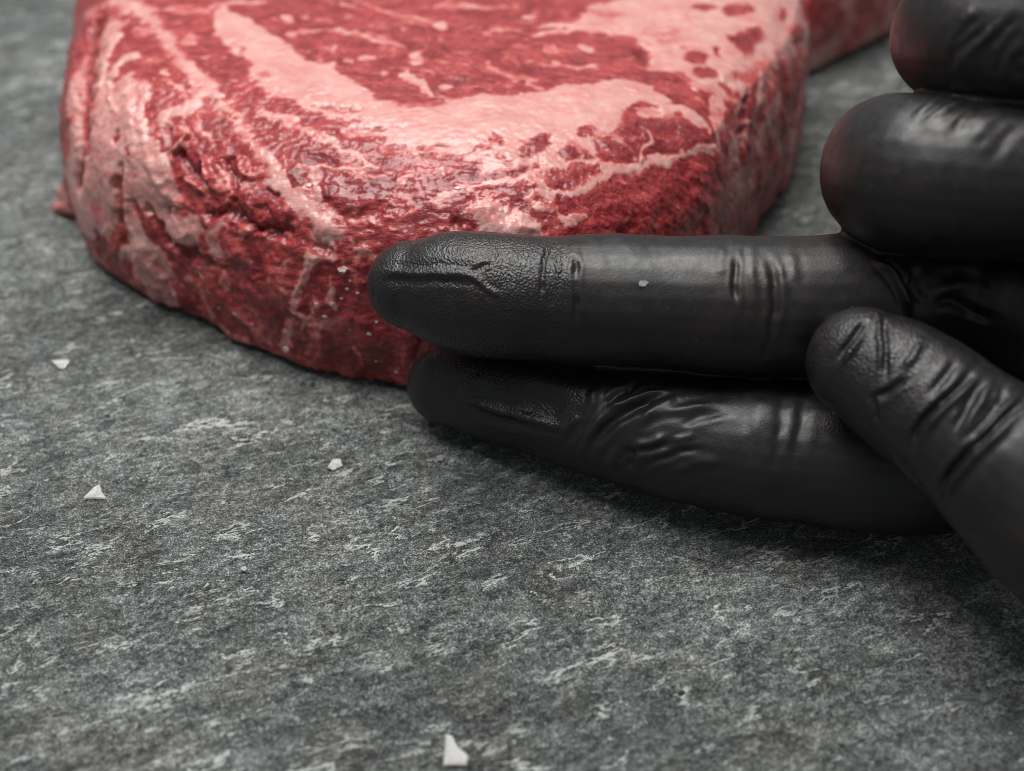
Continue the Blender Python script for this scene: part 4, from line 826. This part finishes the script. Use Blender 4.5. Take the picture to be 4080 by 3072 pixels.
# folds and creases of the glove: (height mm, half width mm, points mm)
FOLDS = [
(-0.4,0.45,[(-21.0,-10.8,30.7),(-20.6,-13.0,27.9)]),
(0.42,0.8,[(-20.7,-10.7,31.4),(-16.9,-12.9,32.7),(-14.2,-14.3,33.5),(-9.3,-16.2,34.8),(-5.8,-17.3,35.2),(-3.3,-18.4,34.9)]),
(-0.14,0.8,[(-20.3,-12.1,30.7),(-14.2,-15.0,32.8),(-9.3,-16.8,34.2),(-6.4,-17.7,34.6)]),
(-0.3,0.4,[(-6.1,-16.8,35.5),(-4.5,-16.4,36.2),(-2.7,-16.3,36.6)]),
(0.3,0.5,[(-5.8,-17.3,35.2),(-3.3,-19.1,34.2),(-1.7,-20.1,33.4)]),
(-0.4,0.42,[(5.3,-11.0,37.5),(5.0,-14.8,37.7),(4.5,-17.3,36.8),(4.2,-19.8,34.8),(3.9,-22.2,28.4)]),
(-0.5,0.48,[(9.1,-10.8,37.7),(9.1,-18.1,37.3),(9.2,-22.0,33.7),(9.3,-23.2,30.8)]),
(0.22,0.5,[(6.9,-12.9,38.0),(6.7,-18.0,36.9),(6.5,-22.0,32.5)]),
(-0.5,0.5,[(32.5,-12.9,39.1),(31.5,-20.4,38.9),(31.3,-23.1,37.1),(31.9,-26.6,29.5)]),
(-0.6,0.7,[(36.1,-19.0,39.8),(36.8,-23.1,37.9),(36.7,-25.4,35.1),(36.1,-26.9,28.5)]),
(0.3,0.9,[(34.3,-15.1,39.8),(33.7,-22.1,38.2),(34.0,-25.9,33.6)]),
(0.2,0.8,[(30.2,-15.9,39.6),(29.4,-21.6,37.9)]),
(0.2,0.8,[(39.6,-18.3,40.1),(39.6,-23.3,38.0)]),
(-0.2,1.0,[(-1.4,-13.0,37.7),(-0.8,-18.3,35.6),(-1.4,-21.5,30.2)]),
(0.6,0.85,[(-8.7,-16.3,11.7),(-4.9,-18.6,11.9),(-1.5,-20.5,11.9),(3.5,-23.0,12.4),(8.3,-25.6,12.7)]),
(-0.9,2.6,[(0.5,-19.4,14.9),(4.4,-21.7,14.9),(8.3,-24.0,15.0)]),
(0.55,0.8,[(8.0,-25.5,12.6),(10.5,-25.5,15.0),(12.1,-24.3,17.0),(12.9,-21.8,18.3)]),
(0.35,1.0,[(-4.2,-15.4,15.6),(-7.3,-16.5,12.9),(-8.0,-16.7,11.8)]),
(-0.35,1.0,[(-7.7,-17.5,10.2),(-2.2,-20.7,10.3),(2.5,-23.1,10.7)]),
(0.55,0.6,[(14.0,-25.6,17.1),(17.1,-25.8,18.3),(20.0,-25.1,19.3),(23.2,-24.7,20.0)]),
(-1.0,1.0,[(11.2,-27.9,11.0),(15.2,-27.4,16.3),(18.7,-26.5,18.5),(21.5,-25.6,19.6)]),
(-0.5,0.7,[(13.7,-25.4,17.1),(15.6,-24.0,18.5),(18.9,-23.2,19.4)]),
(0.36,0.7,[(17.1,-30.4,13.7),(20.1,-31.3,15.1),(22.5,-31.3,16.6)]),
(-0.35,0.7,[(17.7,-30.9,13.4),(20.7,-31.9,14.6),(23.4,-32.1,16.0)]),
(0.18,0.6,[(23.1,-32.0,16.1),(25.5,-32.0,17.0),(26.7,-31.9,17.6)]),
(-0.7,0.8,[(17.4,-31.4,9.9),(17.7,-30.7,13.7)]),
(-0.55,0.8,[(15.6,-30.4,10.7),(17.4,-30.5,13.9)]),
(0.4,0.9,[(14.2,-29.5,8.6),(16.5,-30.4,12.9)]),
(0.4,0.8,[(18.3,-29.3,16.3),(21.4,-27.5,18.9),(24.6,-26.7,19.9)]),
(-0.3,1.1,[(39.5,-26.9,21.3),(38.4,-33.3,19.9),(37.4,-37.4,15.3)]),
(-0.3,1.1,[(42.5,-28.1,21.5),(41.1,-33.5,20.1),(39.8,-37.7,15.6)]),
(0.25,1.2,[(36.3,-27.9,21.3),(35.0,-34.3,18.7)]),
(-0.65,0.45,[(42.9,-36.7,34.9),(44.5,-35.8,37.3),(45.9,-34.4,38.7),(47.0,-33.5,39.2)]),
(0.35,0.5,[(43.7,-37.5,34.9),(45.1,-36.6,37.2),(46.7,-35.1,38.7)]),
(-0.55,0.45,[(49.7,-31.0,39.1),(48.8,-36.4,39.1),(48.5,-40.1,37.5),(48.3,-41.7,36.3)]),
(0.35,0.4,[(48.9,-31.5,39.3),(48.3,-36.2,39.0),(47.9,-40.1,37.2)]),
(-0.65,0.6,[(46.8,-42.6,33.3),(48.7,-43.1,35.4),(50.8,-42.9,37.3)]),
(-0.5,0.5,[(47.1,-42.7,33.7),(47.4,-44.2,30.9)]),
(-0.75,0.55,[(51.2,-48.7,30.6),(51.2,-48.0,32.5),(52.3,-47.6,34.6),(54.2,-46.7,36.7),(57.0,-45.0,38.4),(60.2,-40.9,38.5)]),
(0.4,0.6,[(52.0,-49.0,32.0),(53.2,-48.2,34.8),(55.1,-47.3,36.8),(58.0,-45.1,38.5)]),
(-0.55,0.6,[(55.1,-50.5,34.4),(56.7,-48.2,37.0),(58.0,-46.3,38.1),(59.2,-44.9,38.5)]),
(0.5,0.5,[(55.8,-50.8,34.7),(58.4,-48.1,37.5),(61.0,-44.6,38.4)]),
(-0.5,0.6,[(58.1,-49.9,36.7),(61.0,-47.8,38.0),(64.0,-41.5,36.9)]),
(0.4,0.5,[(59.7,-50.6,37.0),(62.1,-48.6,38.0),(64.9,-44.8,37.5)]),
(-0.85,0.6,[(54.6,-52.8,25.4),(54.7,-53.2,29.4),(56.1,-53.0,32.8),(58.2,-52.1,35.5),(60.9,-50.3,37.4),(63.7,-48.4,38.0)]),
(0.45,0.7,[(55.0,-53.7,26.1),(55.4,-53.9,30.1),(56.8,-53.5,33.3),(59.1,-52.7,35.7),(61.7,-51.1,37.4)]),
(-0.5,0.8,[(50.1,-47.5,28.4),(51.6,-48.8,26.5),(53.2,-50.1,24.8)]),
(0.272,0.6,[(52.4,-18.9,61.2),(54.7,-17.1,62.3),(57.4,-14.5,62.3),(58.6,-15.7,63.6)]),
(-0.204,0.5,[(53.1,-19.6,61.4),(55.4,-18.0,62.5),(58.1,-15.8,62.7)]),
(0.272,0.6,[(53.7,-20.1,61.6),(56.6,-18.5,62.8),(59.9,-16.9,63.9)]),
(-0.306,0.6,[(55.1,-21.5,61.8),(57.3,-19.6,62.8),(60.3,-17.2,63.5)]),
(-0.34,0.9,[(55.9,-23.7,60.9),(57.5,-21.5,62.5),(59.8,-19.4,63.3),(61.9,-18.0,63.8)]),
(0.204,1.0,[(58.0,-25.0,60.9),(60.4,-22.7,62.7),(63.4,-20.2,63.4)]),
(-0.204,0.9,[(60.0,-27.2,59.5),(62.4,-25.0,61.9),(64.5,-23.2,62.9)]),
(-0.34,0.7,[(57.0,-15.8,66.3),(56.7,-15.9,68.8),(57.6,-16.7,70.7),(59.6,-17.4,73.1)]),
(-0.374,0.7,[(60.3,-18.7,67.7),(60.0,-18.4,71.0),(61.4,-18.4,73.4),(62.3,-18.0,74.8)]),
(-0.34,0.9,[(61.8,-19.2,66.4),(61.2,-19.3,69.7),(62.0,-19.2,72.1),(63.2,-18.7,74.2)]),
(-0.272,0.6,[(56.3,-15.4,69.4),(57.5,-16.0,72.1),(58.7,-16.1,73.8)]),
(0.272,0.7,[(58.3,-17.4,68.8),(58.7,-17.5,71.0),(60.3,-17.7,73.3)]),
(-0.34,0.8,[(63.8,-20.2,67.4),(63.0,-20.1,69.6),(63.5,-20.1,71.3)]),
(0.204,0.7,[(56.8,-14.9,72.5),(58.1,-15.0,74.5)]),
(1.3,0.6,[(51.2,-20.4,40.0),(52.7,-21.7,39.3),(53.7,-22.9,38.4),(54.9,-24.4,36.6),(55.9,-25.5,34.1)]),
(-0.8,0.9,[(56.9,-20.9,39.5),(56.1,-23.3,37.6),(57.5,-24.7,35.3)]),
(-0.45,0.7,[(12.5,-23.8,17.4),(10.2,-25.6,14.7),(8.4,-26.4,10.1)]),
(0.35,0.7,[(13.7,-26.2,16.5),(11.8,-27.5,13.3),(10.3,-27.5,8.9)]),
(-0.4,0.6,[(19.0,-32.1,11.1),(21.3,-32.7,13.4),(24.3,-33.1,15.1),(27.9,-33.6,16.3)]),
(0.35,0.8,[(18.6,-28.5,17.2),(22.3,-28.3,18.8),(26.3,-28.3,19.6),(30.1,-28.1,20.2)]),
(-0.3,0.8,[(24.3,-30.4,18.1),(27.4,-29.8,19.2),(31.1,-29.7,20.0)]),
(0.3,0.9,[(23.3,-33.9,11.9),(26.8,-34.5,14.2),(30.3,-35.2,15.3)]),
(-0.3,0.6,[(17.2,-24.8,18.7),(17.9,-23.0,19.3),(19.6,-22.1,19.6)]),
(-0.5,0.6,[(52.9,-45.6,36.8),(54.6,-44.1,38.3),(56.6,-41.8,39.2)]),
(0.4,0.6,[(50.0,-41.6,37.6),(51.6,-40.5,38.8),(53.1,-38.4,39.6)]),
(-0.5,0.6,[(56.7,-51.9,34.6),(58.7,-50.3,36.7),(60.5,-49.0,37.7)]),
(0.45,0.6,[(56.3,-52.8,33.3),(58.1,-51.6,35.8),(59.9,-50.4,37.1)]),
(-0.6,0.9,[(58.7,-24.5,35.2),(61.5,-23.7,35.7),(65.4,-24.3,33.6),(67.7,-26.2,33.9)]),
(0.5,1.2,[(59.5,-23.2,37.1),(63.0,-22.4,37.3),(66.4,-23.5,36.7)]),
]


def build_hand():
    V, quads = build_hand_base()
    N = vnormals(V, quads)
    if (N * (V - V.mean(0))).sum() < 0: N = -N
    d = .45 * noise3(V, .075, 60) + .16 * noise3(V, .2, 61)
    # faint stretch lines of the thin film
    Sx = V @ np.array([[.8, .1, .2], [-.3, .9, .1], [.5, .2, .9]]).T * np.array([1.0, .22, .3])
    d += .10 * sstep(-.1, .4, noise3(V, .07, 62)) * fbm(Sx, .5, 2, 63)
    for h, w, pts in FOLDS:
        p = np.asarray(pts, np.float32)
        lo = p.min(0) - 4 * w; hi = p.max(0) + 4 * w
        sel = np.where(((V > lo) & (V < hi)).all(1))[0]
        if not len(sel): continue
        x = V[sel] + .35 * np.stack([noise3(V[sel], .4, 70 + k) for k in range(3)], 1)
        best = np.full(len(x), 1e9); tt = np.zeros(len(x))
        for k, (a, b) in enumerate(zip(p[:-1], p[1:])):
            dd = b - a; t = np.clip(((x - a) @ dd) / (dd @ dd + 1e-9), 0, 1)
            e = np.linalg.norm(x - a - t[:, None] * dd, axis=1)
            u = (k + t) / (len(p) - 1)
            tt = np.where(e < best, u, tt); best = np.minimum(best, e)
        fade = sstep(0, .25, tt) * sstep(1, .75, tt) * .85 + .15
        w = w * .8
        d[sel] += .92 * h * fade * (np.exp(-(best / w) ** 2) - .25 * np.exp(-((best - 2.0 * w) / (.9 * w)) ** 2))
    V = V + N * d[:, None]
    V[:, 2] = np.maximum(V[:, 2], .05)
    # pebbled grip on the fingertips
    mid = sstep(10.2, 6.5, V[:, 0] + 2.0 * noise3(V, .3, 80)) * sstep(16, 18, V[:, 2])
    ind = sstep(13.5, 9.5, V[:, 0] + 2.0 * noise3(V, .3, 81)) * sstep(20, 17, V[:, 2])
    th = sstep(13.5, 11.5, np.linalg.norm(V - np.array([46, -37, 33]), axis=1)) * sstep(-29, -31, V[:, 1])
    grip = np.clip(mid + ind + th, 0, 1) * sstep(58, 52, V[:, 0])
    root = np.array([120, -15, 0])
    me = mesh_from("gloved_hand", V - root, quads, {"grip": grip})
    o = link("gloved_hand", me, glove_mat.m); o.location = Vector(root) * MM
    tag(o, "black nitrile gloved hand with two fingers stretched out along the steak", "hand")
    return o
build_hand()

# ------------------------------------------------------------------ salt flakes and crumbs
salt_mat = NT("salt_crystal")
def build_salt_material(t):
    n = t.noise(1.1, 4, .65)
    t.l(t.mix(t.rng(n, .3, .7), (.62, .61, .61), (.80, .79, .79)), t.b.inputs['Base Color'])
    t.b.inputs['Roughness'].default_value = .30
    t.b.inputs['Transmission Weight'].default_value = .72
    t.b.inputs['IOR'].default_value = 1.5
    t.l(t.bump(n, .0002, .6), t.b.inputs['Normal'])
build_salt_material(salt_mat)
crumb_mat = NT("pepper_crumb")
crumb_mat.b.inputs['Base Color'].default_value = (.012, .010, .009, 1)
crumb_mat.b.inputs['Roughness'].default_value = .7

FLAT = .36
def flake(name, mat, loc, outline, thick, label, cat, group=None, rz=0, tilt=(0, 0), jit=.06, seed=0):
    """irregular crystal plate: outline polygon mm, stepped and bevelled"""
    rnd = random.Random(seed); thick *= FLAT
    bm = bmesh.new()
    n = len(outline); pts = []
    for k in range(n):
        a = Vector(outline[k]); b = Vector(outline[(k + 1) % n])
        pts.append(a); pts.append(a.lerp(b, .5) + Vector((rnd.uniform(-1, 1), rnd.uniform(-1, 1))) * jit)
    c = sum(pts, Vector((0, 0))) / len(pts)
    def ring(s, z): return [bm.verts.new((c.x + (p.x - c.x) * s + rnd.uniform(-1, 1) * jit * .4, c.y + (p.y - c.y) * s + rnd.uniform(-1, 1) * jit * .4, z + rnd.uniform(-1, 1) * thick * .07)) for p in pts]
    r = [ring(.94, 0), ring(1.0, thick * .3), ring(.97, thick * .75), ring(.86, thick), ring(.45, thick * .93)]
    m = len(pts)
    for a, b in zip(r[:-1], r[1:]):
        for k in range(m): bm.faces.new((a[k], a[(k + 1) % m], b[(k + 1) % m], b[k]))
    bm.faces.new(r[0][::-1]); bm.faces.new(r[-1])
    for v in bm.verts: v.co *= MM
    me = bpy.data.meshes.new(name); bm.to_mesh(me); bm.free()
    o = link(name, me, mat)
    o.location = Vector(loc) * MM; o.rotation_euler = (R(tilt[0]), R(tilt[1]), R(rz))
    return tag(o, label, cat, group)

G = "coarse salt flakes scattered on the slate"
flake("salt_flake", salt_mat.m, (-80.4, 5.9, -.05), [(-1.7, 1.0), (1.7, .9), (1.3, -1.5), (.3, -1.2)], .7, "white wedge of salt on the slate, farthest left of the scattered flakes", "salt flake", G, tilt=(6, -5), seed=1)
flake("salt_flake", salt_mat.m, (-65.5, -26.5, -.05), [(-1.9, -1.2), (2.0, -1.0), (.9, .3), (.1, 1.9), (-.6, 1.2)], .9, "peaked triangular salt flake on the bare slate left of the fingers", "salt flake", G, tilt=(8, 3), seed=2)
flake("salt_flake", salt_mat.m, (-28.6, -19.9, -.05), [(-1.2, -.7), (-.2, -1.3), (1.3, -.3), (.8, 1.3), (-.5, 1.1)], .7, "boxy grey white salt flake on the slate below the steak front", "salt flake", G, tilt=(5, 4), seed=3)
flake("salt_flake", salt_mat.m, (-11.6, -18.4, -.05), [(-.55, -.5), (.35, -.6), (.65, .2), (.2, .8), (-.5, .5)], .6, "small rounded salt grain on the slate just under the lower fingertip", "salt grain", G, tilt=(5, 0), seed=4)
flake("salt_flake", salt_mat.m, (-7.2, -73.1, -.05), [(-1.6, -2.2), (1.5, -2.1), (1.7, -.9), (.1, .6), (-.5, 2.1), (-1.5, 2.4)], .8, "largest trapezoid salt flake alone at the near edge of the slate", "salt flake", G, tilt=(3, 2), seed=5)
flake("salt_flake", salt_mat.m, (-39.6, -42.1, -.05), [(-.45, -.25), (.1, -.5), (.5, 0), (.2, .45), (-.4, .35)], .22, "tiny pinkish salt chip in the middle of the left slate", "salt grain", G, seed=6)
flake("salt_flake", salt_mat.m, (-44.6, -45.4, -.05), [(-.4, -.6), (.5, .3), (.1, .6)], .3, "tiniest sliver of salt beside the pinkish chip on the slate", "salt grain", G, seed=7)
flake("crumb", crumb_mat.m, (-25.0, -44.3, -.05), [(-.7, -.15), (.5, -.25), (.7, .1), (-.2, .3)], .4, "small black crumb lying on the slate below the fingers", "crumb", seed=8)

grain_mat = NT("wet_salt")
grain_mat.b.inputs['Base Color'].default_value = (.66, .46, .44, 1)
grain_mat.b.inputs['Roughness'].default_value = .2
def grain(seat, k, label, cat="salt grain", group=None):
    p, n, r = seat; r = r * .8
    rnd = random.Random(100 + k)
    out = [(r * (.75 + .4 * rnd.random()) * math.cos(a), r * (.6 + .4 * rnd.random()) * math.sin(a)) for a in [2 * math.pi * (j + .3 * rnd.random()) / 5 for j in range(5)]]
    o = flake("salt_grain", grain_mat.m, p, out, r * 1.5, label, cat, group, jit=r * .12, seed=k)
    q = Vector(n).to_track_quat('Z', 'Y'); o.rotation_mode = 'QUATERNION'; o.rotation_quaternion = q
    o.location = (Vector(p) - Vector(n) * r * .12) * MM
    return o
SG = "salt grains sticking to the steak"
seat_labels = [
    "cube of salt low on the front side of the steak, below the pale vein",
    "largest salt grain on the steak side, just left of the upper fingertip",
    "speck of salt right below the largest grain on the steak side",
    "round salt speck between the largest grain and the upper fingertip's end",
    "salt speck nearest to the left end of the upper fingertip",
    "pair-like salt speck under the thin white thread on the steak side",
    "oblong salt grain right of the pale vein on the steak's front side",
    "whitish salt clump at the lower end of the thin white thread",
    "slanted salt sliver below the salt clump on the steak side",
    "salt grain on dark meat below and left of the upper fingertip",
    "salt grain against the underside outline of the upper fingertip",
    "salt grain low on the steak, halfway between vein and lower fingertip",
    "salt grain at the foot of the steak beside the lower fingertip",
    "salt grain low on the far left of the steak's front side",
    "faint salt speck in the middle of the dark front side of the steak",
    "white rectangular salt grain on the upper rim of the steak beside the oval muscle",
    "clear glinting salt grain on the steak rim above the upper finger",
    "salt grain on the shaded left front of the steak below the pale fat knob"]
for k, seat in enumerate(salt_seats):
    grain(seat, k, seat_labels[k], group=SG)
flake("salt_grain", salt_mat.m, (18.7, -21.1, 36.6), [(-.8, -.3), (.2, -.45), (.8, .1), (.3, .45), (-.5, .35)], .5, "small pale salt grain lying on the upper stretched finger", "salt grain", tilt=(35, 0), rz=10, seed=31)
